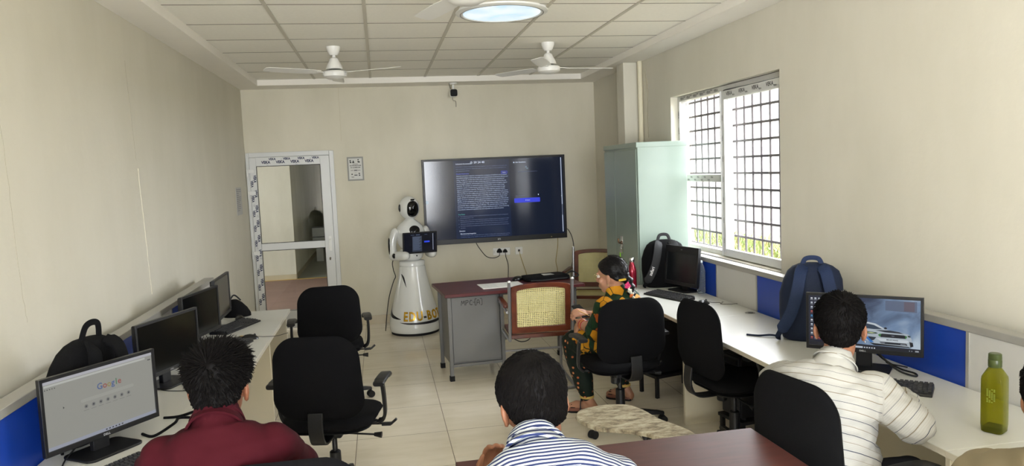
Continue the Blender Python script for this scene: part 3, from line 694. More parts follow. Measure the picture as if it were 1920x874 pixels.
# ---- brown table in front ----------------------------------------------------------------------------
M_brown = mat('brown_wood_laminate', '4a2522', rough=0.45, var=0.22, vscale=5, stretch=(1.5, 9, 1))
bt = thing('wooden_table', 'brown wood grain table in the foreground beside the blue striped shirt', 'table', (0.765, 2.19, 0), math.radians(1))
MB().box(-0.555, 0.555, -0.32, 0.32, 0.722, 0.75).build('table_top', M_brown, bt, bevel=0.003)
for x in (-0.51, 0.51):
    for y in (-0.27, 0.27): MB().box(x-0.02, x+0.02, y-0.02, y+0.02, 0, 0.722).build('leg', M_black, bt, bevel=0.003)
b = MB(); b.box(-0.5, 0.5, 0.262, 0.278, 0.66, 0.72); b.box(-0.5, 0.5, -0.278, -0.262, 0.66, 0.72); b.build('apron', M_black, bt)

# ---- writing-pad chair ----------------------------------------------------------------------------------
def worn_ply():
    m = mat('worn_plywood', 'a29a86', rough=0.75); nt = m.node_tree; L = nt.links.new; bs = nt.nodes['Principled BSDF']
    tc = nt.nodes.new('ShaderNodeTexCoord'); mp = nt.nodes.new('ShaderNodeMapping'); mp.inputs['Scale'].default_value = (9, 20, 9); mp.inputs['Rotation'].default_value = (0, 0, 0.5); L(tc.outputs['Object'], mp.inputs[0])
    n = nt.nodes.new('ShaderNodeTexNoise'); n.inputs['Scale'].default_value = 1.6; n.inputs['Detail'].default_value = 8; n.inputs['Roughness'].default_value = 0.75; L(mp.outputs[0], n.inputs['Vector'])
    r = nt.nodes.new('ShaderNodeValToRGB'); e = r.color_ramp.elements; e[0].position = 0.36; e[0].color = lin('544a3c'); e[1].position = 0.62; e[1].color = lin('b5ae9a'); e2 = r.color_ramp.elements.new(0.48); e2.color = lin('8d836e')
    L(n.outputs['Fac'], r.inputs[0]); L(r.outputs[0], bs.inputs['Base Color']); return m
wp = thing('writing_pad_chair', 'student chair with a worn plywood writing pad beyond the brown table', 'chair', (1.12, 2.72, 0))
ox, oy = 1.12, 2.72
pad = [(0.775, 2.985), (0.785, 3.06), (0.83, 3.115), (0.93, 3.14), (1.03, 3.115), (1.075, 3.03), (1.10, 2.90), (1.145, 2.79), (1.17, 2.70), (1.16, 2.63), (1.10, 2.62), (1.03, 2.68), (0.98, 2.76), (0.90, 2.82), (0.82, 2.87)]
P = [(p.x-ox, p.y-oy) for p in spline([(x, y, 0) for x, y in pad], 5, closed=True)]
MB().prism(P, 0.664, 0.682).build('writing_pad', [worn_ply()], wp, bevel=0.004)
b = MB(); b.tube(spline([(-0.10, 0.12, 0.655), (-0.10, 0.12, 0.50), (-0.06, 0.08, 0.42), (0.1, 0.0, 0.40)], 6), 0.011, 8); b.tube([(-0.16, 0.2, 0.657), (0.02, -0.05, 0.657)], 0.009, 8); b.build('pad_support', M_black, wp)
b = MB(); b.box(-0.02, 0.38, -0.2, 0.2, 0.42, 0.437); b.build('seat', MATS['worn_plywood'], wp, bevel=0.008)
for x in (0.0, 0.36):
    for y in (-0.18, 0.18): MB().tube([(x, y, 0), (x+0.01, y, 0.42)], 0.011, 8).build('leg', M_black, wp)

# ================================================================== electronics
M_bez = mat('monitor_bezel', '141416', rough=0.4)
M_scr_off = mat('dark_screen', '08090a', rough=0.16, spec=0.5)
def monitor(label, loc, yaw_deg, w, h, zb, screen_mat, content=None, bez=(0.013, 0.013, 0.013, 0.020), tilt=0.0, logo='DELL', depth=0.045, base=(0.24, 0.17), screen_name='screen', logo_top=False):
    """loc: point on the desk under the panel; zb: panel bottom above desk; screen faces local -Y"""
    t = thing('computer_monitor', label, 'monitor', loc, math.radians(yaw_deg))
    R = M.Translation((0, 0, zb+h/2)) @ M.Rotation(tilt, 4, 'X')
    l, r, tp, bt = bez
    b = MB(); b.T = R; rings = []
    o = [(-w/2, -h/2), (w/2, -h/2), (w/2, h/2), (-w/2, h/2)]; i_ = [(-w/2+l, -h/2+bt), (w/2-r, -h/2+bt), (w/2-r, h/2-tp), (-w/2+l, h/2-tp)]
    for pts, y in ((o, 0.012), (o, -0.006), (i_, -0.006), (i_, -0.001)): rings.append([(x, y, z) for x, z in pts])
    b.loft(rings, False); bz = b.build('bezel', M_bez, t, bevel=0.0015)
    b = MB(); b.T = R; b.loft([[(x, 0.012, z) for x, z in o], [(x*0.96, 0.026, z*0.95) for x, z in o], [(x*0.55, depth, z*0.62) for x, z in o]]); b.build('back_shell', M_bez, t, bevel=0.003)
    sw, sh = w-l-r, h-tp-bt; cx, cz = (l-r)/2, (bt-tp)/2
    b = MB(); b.T = R @ frame((cx, -0.0015, cz), (1, 0, 0), (0, 0, 1)); b.quad(-sw/2, sw/2, -sh/2, sh/2); sc = b.build(screen_name, screen_mat, t, smooth=0)
    if logo:
        b = MB(); b.T = R @ frame((0, -0.0068, (h/2-tp/2-0.003) if logo_top else (-h/2+bt/2-0.004)), (1, 0, 0), (0, 0, 1)); b.text(logo, 0.0115, 0, 0, align='CENTER', bold=0.02, wide=1.15); b.build('logo_lettering', mat('silver_print', 'a9a9ab', rough=0.4), bz, smooth=0)
    b = MB(); b.box(-0.035, 0.035, 0.028, 0.052, 0.008, zb+h*0.45); b.build('stand_neck', M_bez, t, bevel=0.004)
    b = MB(); P = rrect(base[0], base[1], 0.03, 5, 0, 0.02); b.prism(P, 0, 0.010); b.build('stand_base', M_bez, t, bevel=0.003)
    if content: content(sc, lambda: R @ frame((cx, -0.0022, cz), (1, 0, 0), (0, 0, 1)), sw, sh)
    return t
def layer(parent, name, T, m, fn, dz=0.0):
    b = MB(); b.T = T @ M.Translation((0, 0, dz)); fn(b); return b.build(name, m, parent, smooth=0)

# --- content of the lit screens ---------------------------------------------------------------------
def google_page(sc, T, w, h):
    X = lambda u: (u-0.5)*w; Y = lambda v: (0.5-v)*h
    layer(sc, 'browser_bar', T(), glow('tab_strip_lilac', 'a8a8ae', 0.9), lambda b: b.quad(X(0), X(1), Y(0.045), Y(0)))
    layer(sc, 'address_bar', T(), glow('address_grey', 'b4b6b0', 0.85), lambda b: b.quad(X(0.01), X(0.93), Y(0.085), Y(0.055)), 0.0002)
    letters = [('G', '4a5f92'), ('o', '984a44'), ('o', '978545'), ('g', '4a5f92'), ('l', '467853'), ('e', '984a44')]
    x = 0.452
    for ch, c in letters:
        layer(sc, 'logo_letter', T(), glow('letter_'+c, c, 0.8), lambda b: b.text(ch, 0.034, X(x), Y(0.335), bold=0.012), 0.0003); x += {'G': .054, 'l': .021}.get(ch, .040)
    layer(sc, 'search_box', T(), glow('search_white', '96968f', 0.9), lambda b: b.add([(p[0], p[1], 0) for p in rrect(0.62*w*0.8, 0.05*h, 0.025*h, 4, X(0.55), Y(0.43))], [tuple(range(20))]), 0.0003)
    def icons(b):
        for k in range(7): b.add([(X(0.345+0.066*k)+0.0075*math.cos(a), Y(0.525)+0.0075*math.sin(a), 0) for a in [2*PI*q/14 for q in range(14)]], [tuple(range(14))])
        for k in range(7): b.quad(X(0.322+0.066*k), X(0.368+0.066*k), Y(0.585), Y(0.578))
    layer(sc, 'shortcut_icons', T(), glow('icon_grey', '7f807e', 0.7), icons, 0.0004)
    def dots(b):
        for k in range(7): b.add([(X(0.345+0.066*k)+0.0032*math.cos(a), Y(0.525)+0.0032*math.sin(a), 0) for a in [2*PI*q/8 for q in range(8)]], [tuple(range(8))])
        for k in range(5): b.quad(X(0.012+0.02*k), X(0.020+0.02*k), Y(0.125), Y(0.112))
        for k in range(6): b.quad(X(0.50+0.03*k), X(0.515+0.03*k), Y(0.985), Y(0.965))
        b.quad(X(0.955), X(0.985), Y(0.115), Y(0.10)); b.add([(X(0.15), Y(0.42), 0), (X(0.15), Y(0.455), 0), (X(0.162), Y(0.443), 0)], [(0,1,2)])
    layer(sc, 'dark_marks', T(), glow('mark_dark', '3c3d3f', 0.5), dots, 0.0006)
    layer(sc, 'taskbar', T(), glow('taskbar_blue_grey', '8f93a0', 0.9), lambda b: b.quad(X(0), X(1), Y(1), Y(0.95)), 0.0002)

def smoke_screen():
    m = bpy.data.materials.new('wallpaper_smoke'); m.use_nodes = True; nt = m.node_tree; L = nt.links.new; b = nt.nodes['Principled BSDF']
    b.inputs['Base Color'].default_value = (0.01, 0.01, 0.012, 1); b.inputs['Roughness'].default_value = 0.3
    tc = nt.nodes.new('ShaderNodeTexCoord'); n = nt.nodes.new('ShaderNodeTexNoise'); n.inputs['Scale'].default_value = 7; n.inputs['Detail'].default_value = 5; n.inputs['Distortion'].default_value = 0.6; L(tc.outputs['Object'], n.inputs['Vector'])
    sx = nt.nodes.new('ShaderNodeSeparateXYZ'); L(tc.outputs['Object'], sx.inputs[0])
    ma = nt.nodes.new('ShaderNodeMath'); ma.operation = 'MULTIPLY_ADD'; ma.inputs[1].default_value = 1.1; ma.inputs[2].default_value = -0.18; L(sx.outputs[0], ma.inputs[0])
    mz = nt.nodes.new('ShaderNodeMath'); mz.operation = 'MULTIPLY_ADD'; mz.inputs[1].default_value = -1.2; mz.inputs[2].default_value = 0.34; L(sx.outputs[2], mz.inputs[0])
    a1 = nt.nodes.new('ShaderNodeMath'); a1.operation = 'ADD'; L(ma.outputs[0], a1.inputs[0]); L(mz.outputs[0], a1.inputs[1])
    a2 = nt.nodes.new('ShaderNodeMath'); a2.operation = 'ADD'; L(a1.outputs[0], a2.inputs[0]); L(n.outputs['Fac'], a2.inputs[1])
    r = nt.nodes.new('ShaderNodeValToRGB'); e = r.color_ramp.elements; e[0].position = 0.30; e[0].color = lin('1e2b4a'); e[1].position = 0.78; e[1].color = lin('b4c3d0'); q = e.new(0.52); q.color = lin('6d86a6'); L(a2.outputs[0], r.inputs[0])
    L(r.outputs[0], b.inputs['Emission Color']); b.inputs['Emission Strength'].default_value = 0.85
    return m
def car_desktop(sc, T, w, h):
    X = lambda u: (u-0.5)*w; Y = lambda v: (0.5-v)*h
    def poly(name, c, pts, dz, s=0.85): layer(sc, name, T(), glow('paint_'+c, c, s), lambda b: b.add([(X(u), Y(v), 0) for u, v in pts], [tuple(range(len(pts)))]), dz)
    poly('dark_road', '1a1c28', [(0, .90), (1, .93), (1, 1), (0, 1)], 0.0001)
    poly('night_side', '141a30', [(0, 0), (.16, 0), (.14, .5), (.18, .92), (0, .92)], 0.0001)
    poly('far_building', '5c6a86', [(.70, .03), (.97, .03), (.97, .24), (.70, .22)], 0.0001, .7)
    poly('far_building', '5f5668', [(.86, .04), (.95, .04), (.95, .22), (.86, .22)], 0.0002, .7)
    # the white sports car, three quarter front view
    poly('car_body', 'a8b3bc', [(.40, .60), (.46, .52), (.56, .50), (.64, .53), (.72, .60), (.80, .62), (.90, .66), (.925, .74), (.93, .86), (.90, .905), (.66, .905), (.58, .86), (.50, .80), (.42, .76)], 0.0003)
    poly('car_roof', 'c0c8ce', [(.42, .58), (.47, .485), (.545, .465), (.615, .49), (.69, .575), (.66, .585), (.60, .515), (.53, .495), (.48, .52), (.45, .595)], 0.0004)
    poly('windscreen', '2b3a4c', [(.47, .585), (.495, .515), (.545, .50), (.60, .52), (.675, .59), (.60, .60)], 0.0005)
    poly('side_window', '222c3a', [(.42, .60), (.46, .53), (.485, .52), (.462, .588)], 0.0005)
    poly('bonnet_scoop', '20242e', [(.61, .615), (.74, .605), (.82, .625), (.86, .655), (.70, .648)], 0.0005)
    poly('mirror', '1a1e28', [(.685, .565), (.70, .545), (.715, .56), (.712, .585), (.695, .59)], 0.0006)
    poly('grille', '10131a', [(.64, .70), (.67, .675), (.86, .68), (.885, .70), (.875, .745), (.66, .745)], 0.0006)
    poly('grille_light', '3f7a3c', [(.635, .70), (.655, .678), (.665, .682), (.655, .735), (.648, .74)], 0.0007)
    poly('grille_light', '3f7a3c', [(.872, .684), (.888, .70), (.88, .742), (.87, .74)], 0.0007)
    poly('grille_badge', '6a707c', [(.745, .705), (.765, .700), (.785, .705), (.765, .722)], 0.0007)
    poly('headlamp', '2c4038', [(.50, .665), (.53, .645), (.62, .66), (.635, .68), (.58, .695), (.52, .69)], 0.0006)
    poly('headlamp', 'b8c48e', [(.53, .668), (.57, .66), (.61, .672), (.58, .684)], 0.0007)
    poly('headlamp', '2c4038', [(.89, .675), (.915, .685), (.915, .715), (.895, .71)], 0.0006)
    poly('bumper_lip', 'c6ced4', [(.62, .77), (.89, .775), (.905, .80), (.88, .83), (.66, .825)], 0.0006)
    poly('lower_intake', '141821', [(.65, .835), (.88, .835), (.89, .875), (.66, .872)], 0.0007)
    poly('side_intake', '1d2634', [(.545, .745), (.62, .755), (.60, .81), (.57, .83)], 0.0007)
    poly('blue_stripe', '2f6fb5', [(.50, .73), (.535, .74), (.60, .855), (.57, .86)], 0.0007)
    poly('splitter', '11141b', [(.56, .87), (.90, .895), (.92, .915), (.60, .91)], 0.0007)
    poly('fog_lamp', '7a8088', [(.655, .845), (.70, .85), (.69, .868), (.655, .865)], 0.0008)
    poly('fog_lamp', '7a8088', [(.83, .85), (.88, .85), (.875, .868), (.83, .868)], 0.0008)
    poly('wheel', '0c0e14', [(.905, .80), (.935, .81), (.94, .88), (.915, .905)], 0.0006)
    layer(sc, 'car_lettering', T(), glow('car_lettering_dark', '1c2230', .6), lambda b: b.text('MUSTANG', 0.008, X(.76), Y(.80), align='CENTER', bold=0.03, wide=1.3), 0.0009)
    cols = ['c9d2dc', 'd8c79a', 'b8584e', 'd9dde2', '3f8fc8', 'cfd6de']
    rnd = random.Random(4)
    for c in range(3):
        for k in range(10):
            cc = cols[rnd.choice((0, 0, 3, 3, 5, 1, 2, 4))]
            layer(sc, 'desktop_icon', T(), glow('icon_'+cc, cc, .8), lambda b: (b.quad(X(.018+.036*c), X(.036+.036*c), Y(.075+.088*k), Y(.045+.088*k)), b.quad(X(.014+.036*c), X(.040+.036*c), Y(.094+.088*k), Y(.089+.088*k))), 0.0005)
    poly('taskbar', '10131f', [(0, .945), (1, .945), (1, 1), (0, 1)], 0.0004)
    poly('search_field', 'b9c2cc', [(.42, .955), (.50, .955), (.50, .99), (.42, .99)], 0.0006)
    for k in range(5): layer(sc, 'taskbar_icon', T(), glow('icon_cfd6de', 'cfd6de', .8), lambda b: b.quad(X(.51+.022*k), X(.522+.022*k), Y(.985), Y(.962)), 0.0006)
    layer(sc, 'clock_marks', T(), glow('icon_cfd6de', 'cfd6de', .8), lambda b: (b.quad(X(.955), X(.985), Y(.968), Y(.960)), b.quad(X(.955), X(.985), Y(.983), Y(.975)), b.quad(X(.925), X(.93), Y(.98), Y(.965)), b.quad(X(.905), X(.91), Y(.98), Y(.965))), 0.0006)

M_page = mat('page_grey', (0.02, 0.02, 0.02), rough=0.3, emit='8f8f88', estr=0.85)
monitor('monitor showing a pale search page, nearest the camera on the left desk', (-1.10, 3.06, ZD), 56, 0.488, 0.288, 0.062, M_page, google_page)
monitor('switched-off monitor just behind the one showing the search page', (-1.11, 4.03, ZD), 69.5, 0.50, 0.285, 0.068, M_scr_off)
monitor('switched-off monitor, third along the left desk, in front of the one turned edge-on', (-1.15, 4.92, ZD), 77, 0.49, 0.285, 0.062, M_scr_off, logo=None)
monitor('switched-off monitor turned edge-on at the far end of the left desk', (-1.12, 5.42, ZD), 90.5, 0.51, 0.288, 0.085, mat('dark_screen_brown', '14110f', rough=0.2), logo=None)
monitor('older black monitor with a thick bezel in front of the black backpack', (2.335, 5.575, ZD), -76, 0.42, 0.315, 0.045, mat('dark_screen_grey', '15181a', rough=0.25), bez=(0.02, 0.02, 0.055, 0.03), tilt=-0.09, logo='acer', logo_top=True, depth=0.06)
monitor('monitor with a white sports car wallpaper behind the man in the white shirt', (2.235, 3.165, ZD), -42.9, 0.512, 0.279, 0.083, smoke_screen(), car_desktop)

# --- keyboards and mice ------------------------------------------------------------------------------
def keyboard(label, loc, rz):
    t = thing('computer_keyboard', label, 'keyboard', loc, rz)
    b = MB(); b.loft([[(x, y, z) for x, y in ((-.22, -.07), (.22, -.07), (.22, .07), (-.22, .07))] for z in (0.0,)]+[[(x, y, 0.012+0.10*(y+.07)) for x, y in ((-.218, -.068), (.218, -.068), (.218, .068), (-.218, .068))]])
    b.build('base', M_black, t, bevel=0.003)
    k = MB()
    for r in range(6):
        y = -0.055+0.0195*r+(0.008 if r == 5 else 0); z = 0.012+0.10*(y+.07)
        x = -0.208
        while x < 0.205:
            wd = 0.0165
            if r == 0 and -0.12 < x < -0.10: wd = 0.11
            if (0.068 < x < 0.078) or (0.135 < x < 0.142): x += 0.008; continue
            k.loft([[(x+a*wd, y+c*0.0165, z-0.001) for a, c in ((0,0),(1,0),(1,1),(0,1))], [(x+0.0018+a*(wd-.0036), y+0.0018+c*0.0125, z+0.0065) for a, c in ((0,0),(1,0),(1,1),(0,1))]]); x += wd+0.0025
    k.build('keys', M_dark, t)
    return t
kb = keyboard('black keyboard before the edge-on monitor at the far end of the left desk', (-1.045, 5.42, ZD), math.radians(70))
dup(kb, (2.135, 5.36, ZD), math.radians(-72), 'black keyboard on the window desk before the older thick-bezel monitor')
dup(kb, (2.115, 2.90, ZD), math.radians(-43), 'black keyboard partly hidden by the white striped sleeve')
dup(kb, (-0.935, 2.84, ZD), math.radians(56), 'black keyboard below the monitor with the search page')
dup(kb, (-0.97, 4.72, ZD), math.radians(75), 'black keyboard almost hidden behind the spiky hair of the person in red')
def mouse(label, loc, rz, cord=None):
    t = thing('computer_mouse', label, 'mouse', loc, rz)
    b = MB(); rings = []
    for s, hw, h in ((-.056, .012, .012), (-.048, .025, .022), (-.025, .031, .034), (.005, .031, .036), (.032, .028, .028), (.050, .022, .016), (.056, .012, .009)):
        rings.append([(hw*math.cos(a), s, max(0.0, h*math.sin(a)) if math.sin(a) > 0 else 0.0) for a in [2*PI*k/16 for k in range(16)]])
    b.loft(rings); b.build('shell', mat('mouse_black', '0f0f10', rough=0.3), t, smooth=60)
    b = MB(); b.cyl((-.004, .034, .027), (.004, .034, .027), .007, n=12); b.build('scroll_wheel', M_dark, t)
    if cord:
        b = MB(); b.tube(spline(cord, 7), 0.0018, 6); b.build('cord', M_cable, t)
    return t
mouse('black mouse on the far end of the left desk', (-0.885, 4.99, ZD), math.radians(-72), [(0, .055, .012), (-.01, .10, .003), (0.02, .17, .003), (-0.03, .25, .003)])
mouse('black mouse on the window desk behind the half turned chair', (2.245, 4.985, ZD), math.radians(-62), [(0, .055, .012), (0.02, .09, .003), (0.06, .12, .003), (0.10, .08, .003), (0.16, .13, .003), (0.19, .22, .003)])
mouse('black mouse behind the top row of the keyboard, at the foot of the edge-on monitor', (-1.075, 5.735, ZD), math.radians(20))
mouse('black mouse beside the neck of the person in red', (-0.86, 3.80, ZD), math.radians(60), [(0, .055, .012), (-.02, .12, .003), (-0.05, .25, .003), (-0.02, .36, .003)])
def cable(name, label, pts, r=0.0025, m=None, cat='cable', n=8):
    o = MB().tube(spline(pts, n), r, 6).build(name, m or M_cable); return tag(o, label, cat)
cable('power_cable', 'black cable trailing on the left desk below the off monitor', [(-1.05, 3.98, ZD+.004), (-0.98, 3.82, ZD+.004), (-0.93, 3.72, ZD+.004), (-0.86, 3.66, ZD+.004)], 0.003)
cable('bag_strap', 'flat black strap lying on the left desk by the search page monitor', [(-0.99, 3.42, ZD+.004), (-0.92, 3.42, ZD+.006), (-0.85, 3.50, ZD+.006), (-0.80, 3.55, ZD+.004)], 0.006, M_fabric, 'strap')
cable('bag_strap', 'looped black strap end beside the red sleeve on the left desk', [(-1.02, 3.22, ZD+.005), (-0.96, 3.17, ZD+.008), (-0.90, 3.24, ZD+.03), (-0.90, 3.33, ZD+.025), (-0.85, 3.38, ZD+.006), (-0.82, 3.42, ZD+.004)], 0.006, M_fabric, 'strap')
cable('monitor_cable', 'thin cable dropping from the back of the search page monitor', [(-1.13, 3.10, ZD+.12), (-1.19, 3.06, ZD+.05), (-1.22, 2.98, ZD+.01), (-1.19, 2.85, ZD+.004)], 0.003)
cable('monitor_cable', 'looped black power lead beside the car wallpaper monitor', [(2.30, 3.22, ZD+.12), (2.34, 3.18, ZD+.05), (2.38, 3.10, ZD+.01), (2.40, 3.02, ZD+.005), (2.37, 2.98, ZD+.005), (2.33, 3.05, ZD+.02), (2.30, 3.14, ZD+.08)], 0.0045)
cable('usb_cable', 'thin black cable curling from the car wallpaper monitor', [(2.27, 3.20, ZD+.10), (2.33, 3.16, ZD+.06), (2.36, 3.17, ZD+.03), (2.40, 3.2, ZD+.006), (2.44, 3.12, ZD+.004)], 0.003)
tag(MB().box(-0.005, 0.005, -0.045, 0.045, 0, 0.003).build('pen_cap', mat('grey_pen_plastic', '8b8b87')), 'short grey pen lying on the window desk near the mouse', 'pen'); bpy.data.objects['pen_cap'].name = 'grey_pen'
bpy.data.objects['grey_pen'].location = (2.39, 4.985, ZD); bpy.data.objects['grey_pen'].rotation_euler.z = math.radians(-35)
tag(MB().box(-0.045, 0.045, -0.02, 0.02, 0, 0.012).build('tape_roll', mat('dark_card', '1b1b1d')), 'small dark packet with a yellow tip by the far left mouse', 'packet'); o = bpy.data.objects['tape_roll']; o.name = 'small_packet'; o.location = (-0.955, 5.02, ZD); o.rotation_euler.z = math.radians(70)
MB().box(0.030, 0.046, -0.012, 0.012, 0.002, 0.013).build('yellow_tip', mat('yellow_plastic', 'd9a52a'), o)

# --- processor towers under the window desk -----------------------------------------------------------
def tower(label, loc, rz):
    t = thing('computer_tower', label, 'computer', loc, rz)
    MB().box(-0.09, 0.09, -0.20, 0.20, 0.012, 0.40).build('case', M_black, t, bevel=0.005)
    MB().box(-0.085, 0.085, -0.212, -0.20, 0.02, 0.39).build('front_panel', M_dark, t, bevel=0.005)
    for z in (0.31, 0.345): MB().box(-0.072, 0.072, -0.216, -0.212, z, z+0.027).build('drive_bay', M_black, t)
    MB().cyl((0.06, -0.212, 0.08), (0.06, -0.217, 0.08), 0.009, n=14).build('power_button', M_steel, t)
    for x in (-0.07, 0.07):
        for y in (-0.17, 0.17): MB().cyl((x, y, 0), (x, y, 0.013), 0.014, n=10).build('foot', M_rubber, t)
    return t
t1 = tower('black computer tower under the window desk beside the woman', (2.12, 5.32, 0.17), math.radians(-75))
sh = thing('tower_trolley', 'low dark stand carrying the computer tower beside the woman', 'stand', (2.12, 5.32, 0), math.radians(-75))
MB().box(-0.12, 0.12, -0.22, 0.22, 0.15, 0.17).build('shelf', M_black, sh)
for x in (-0.1, 0.1):
    for y in (-0.2, 0.2): MB().box(x-0.012, x+0.012, y-0.012, y+0.012, 0, 0.15).build('leg', M_black, sh)
dup(t1, (2.26, 4.22, 0.17), math.radians(-80), 'black computer tower under the window desk behind the half turned chair')
dup(sh, (2.26, 4.22, 0), math.radians(-80), 'low dark stand carrying the computer tower behind the half turned chair')
cable('power_cable', 'black lead hanging behind the tower beside the woman', [(2.36, 5.1, 0.69), (2.32, 5.05, 0.6), (2.30, 5.0, 0.48), (2.33, 5.02, 0.36), (2.36, 5.1, 0.3)], 0.004)

# --- interactive display on the back wall ---------------------------------------------------------------
tv = thing('wall_display', 'large black wall display showing dark text pages', 'television', (1.351, YB, 1.396), math.radians(0.3))
TW, TH = 1.71, 1.003
b = MB(); b.box(-TW/2, TW/2, -0.075, -0.02, -TH/2, TH/2); bd = b.build('housing', M_bez, tv, bevel=0.006)
MB().box(-0.45, 0.45, -0.02, 0.0, -0.25, 0.25).build('wall_bracket', M_steel, tv)
b = MB(); o_ = [(-TW/2, -TH/2), (TW/2, -TH/2), (TW/2, TH/2), (-TW/2, TH/2)]; sx0, sx1, sz0, sz1 = -TW/2+0.026, TW/2-0.026, -TH/2+0.058, TH/2-0.024
i_ = [(sx0, sz0), (sx1, sz0), (sx1, sz1), (sx0, sz1)]
b.loft([[(x, -0.074, z) for x, z in o_], [(x, -0.083, z) for x, z in o_], [(x, -0.083, z) for x, z in i_], [(x, -0.078, z) for x, z in i_]], False); bz = b.build('bezel', M_bez, tv, bevel=0.002)
M_tvbg = mat('display_navy', (0.006, 0.007, 0.010), rough=0.11, spec=0.55, emit='131929', estr=1.0)
b = MB(); b.T = frame(((sx0+sx1)/2, -0.0785, (sz0+sz1)/2), (1, 0, 0), (0, 0, 1)); w_, h_ = sx1-sx0, sz1-sz0; b.quad(-w_/2, w_/2, -h_/2, h_/2); scr = b.build('screen', M_tvbg, tv, smooth=0)
TT = frame(((sx0+sx1)/2, -0.0792, (sz0+sz1)/2), (1, 0, 0), (0, 0, 1))
X = lambda u: (u-0.5)*w_; Y = lambda v: (0.5-v)*h_
layer(scr, 'page_panel', TT, mat('display_page_blue', (0.006, 0.007, 0.010), rough=0.11, spec=0.55, emit='17223c', estr=1.0), lambda b: b.quad(X(.205), X(.605), Y(1), Y(.0)), 0.0)
T_b = glow('display_text_bright', 'c3cfe6', 1.0); T_m = glow('display_text', '93a3c4', 1.0); T_d = glow('display_text_dim', '55658a', 1.0)
def para(name, m, lines, u0, u1, v0, dv, size, dz=0.0004, bold=0.0):
    def f(b):
        for k, (s_, fr) in enumerate(lines):
            vs, _ = text_geo(s_, 'LEFT', bold, 0); wid = max(v[0] for v in vs); target = (u1-u0)*w_*fr/size
            b.text(s_, size, X(u0), Y(v0+dv*k), bold=bold, wide=target/wid)
    return layer(scr, name, TT, m, f, dz)
layer(scr, 'page_title', TT, T_b, lambda b: b.text('Industrial Automation', 0.021, X(.222), Y(.052), bold=0.008), 0.0004)
layer(scr, 'timer', TT, T_b, lambda b: b.text('59 24 48', 0.036, X(.352), Y(.045), bold=0.008), 0.0004)
layer(scr, 'timer_icon', TT, T_b, lambda b: (b.loft([[(X(.335)+r*math.cos(a), Y(.033)+r*math.sin(a), 0) for a in [2*PI*q/20 for q in range(20)]] for r in (.011, .014)], False), b.quad(X(.3335), X(.3365), Y(.040), Y(.026))), 0.0004)
para('intro_text', T_d, [('and modern industrial systems that bring together sensors, machines and people into', 1), ('one connected network. Select any topic to explore, listen to the explanation or', .98), ('ask questions below.', .27)], .222, .59, .088, .026, 0.0155)
layer(scr, 'heading', TT, glow('display_blue_text', '3f58d8', 1.0), lambda b: b.text('Detailed Explanation', 0.018, X(.224), Y(.178)), 0.0004)
layer(scr, 'page_button', TT, glow('display_button', '2330b8', 1.0), lambda b: b.add([(p[0], p[1], 0) for p in rrect(.046*w_, .036*h_, .008, 4, X(.568), Y(.172))], [tuple(range(20))]), 0.0003)
layer(scr, 'page_button_face', TT, glow('display_button_dark', '151d6a', 1.0), lambda b: b.add([(p[0], p[1], 0) for p in rrect(.042*w_, .028*h_, .006, 4, X(.568), Y(.172))], [tuple(range(20))]), 0.0005)
layer(scr, 'button_text', TT, T_b, lambda b: b.text('Explain', 0.014, X(.568), Y(.178), align='CENTER'), 0.0007)
para('main_text', T_m, [
 ('Industrial automation integration represents the convergence of traditional control systems', .985), ('and artificial intelligent networks that enable unprecedented levels of operational efficiency and', 1.0),
 ('safety management. At the core of this work, method based sensors, and advanced', .93), ('handling, integrated robots and safety monitoring systems in continuously learning, and', .965),
 ('process analytics platforms, environmental control and planning modules and logistics support', .985), ('networks. For example, an automotive system using predictive sensors drives design', .93),
 ('production systems, an entire factory could have reported, tracked and stocked through', .94), ('network communication networks. The foundation of this integration typically includes', .935),
 ('different supervisory systems, such as communication standards, configurations, and control', .99), ('code controllers and all in collaborative environment that can coordinate actions. Programming', 1.0),
 ('safety fences, and operator interfaces within a controlling mesh to notify or verify, and update', .985), ('targets, all kinds of automation robots and control policies shared from the digital room', .97),
 ('lighting, the human operators, offering augmented visualization of motion paths, followed and', .995), ('handling, and alert management. A new network adapts advanced trends to ensure the integration', 1.0),
 ('of core robotics with workstations, this sets clear strategy making intelligent systems that can', .985), ('automatically detect, anticipate safety and efficiency. The industrial internet of things also', .965),
 ('has further expanded integration capabilities, enabling cloud-based analytics, remote monitoring', 1.0), ('and predictive maintenance capabilities that were impossible with traditional systems.', .90)], .224, .592, .205, .0252, 0.0185, bold=0.01)
layer(scr, 'subheading', TT, glow('display_teal', '2fa39a', 1.0), lambda b: b.text('Key Points', 0.018, X(.226), Y(.695)), 0.0004)
para('point_text', T_d, [('The integration combines process, control and information technology for precise management', .98), ('of connected production lines.', .27)], .238, .592, .718, .023, 0.0145)
para('point_text', T_d, [('Robots, vision units, smart drives and human machine interfaces work on one system to reach', .99), ('coordinated production cells and shared monitoring and lower downtime cost', .97)], .238, .592, .768, .023, 0.0145)
para('point_text', T_d, [('Advanced communication protocols enable real time data exchange and predictive analysis', .97), ('between machines and planning networks across the plant and its process tools', .985), ('operations.', .10)], .238, .592, .818, .025, 0.0145)
layer(scr, 'bullets', TT, T_d, lambda b: [b.quad(X(.226), X(.229), Y(v), Y(v-.006)) for v in (.715, .765, .815, .852)], 0.0004)
layer(scr, 'subheading', TT, T_b, lambda b: (b.text('Examples', 0.018, X(.228), Y(.908), bold=0.008), b.text('Manufacturing Integration', 0.018, X(.234), Y(.944), bold=0.008)), 0.0004)
para('example_text', T_d, [('A modern automotive assembly plant uses robotic welding cells, vision inspection and line', 1), ('control to keep every station in step with the production schedule of the plant', .97)], .236, .592, .965, .022, 0.0145)
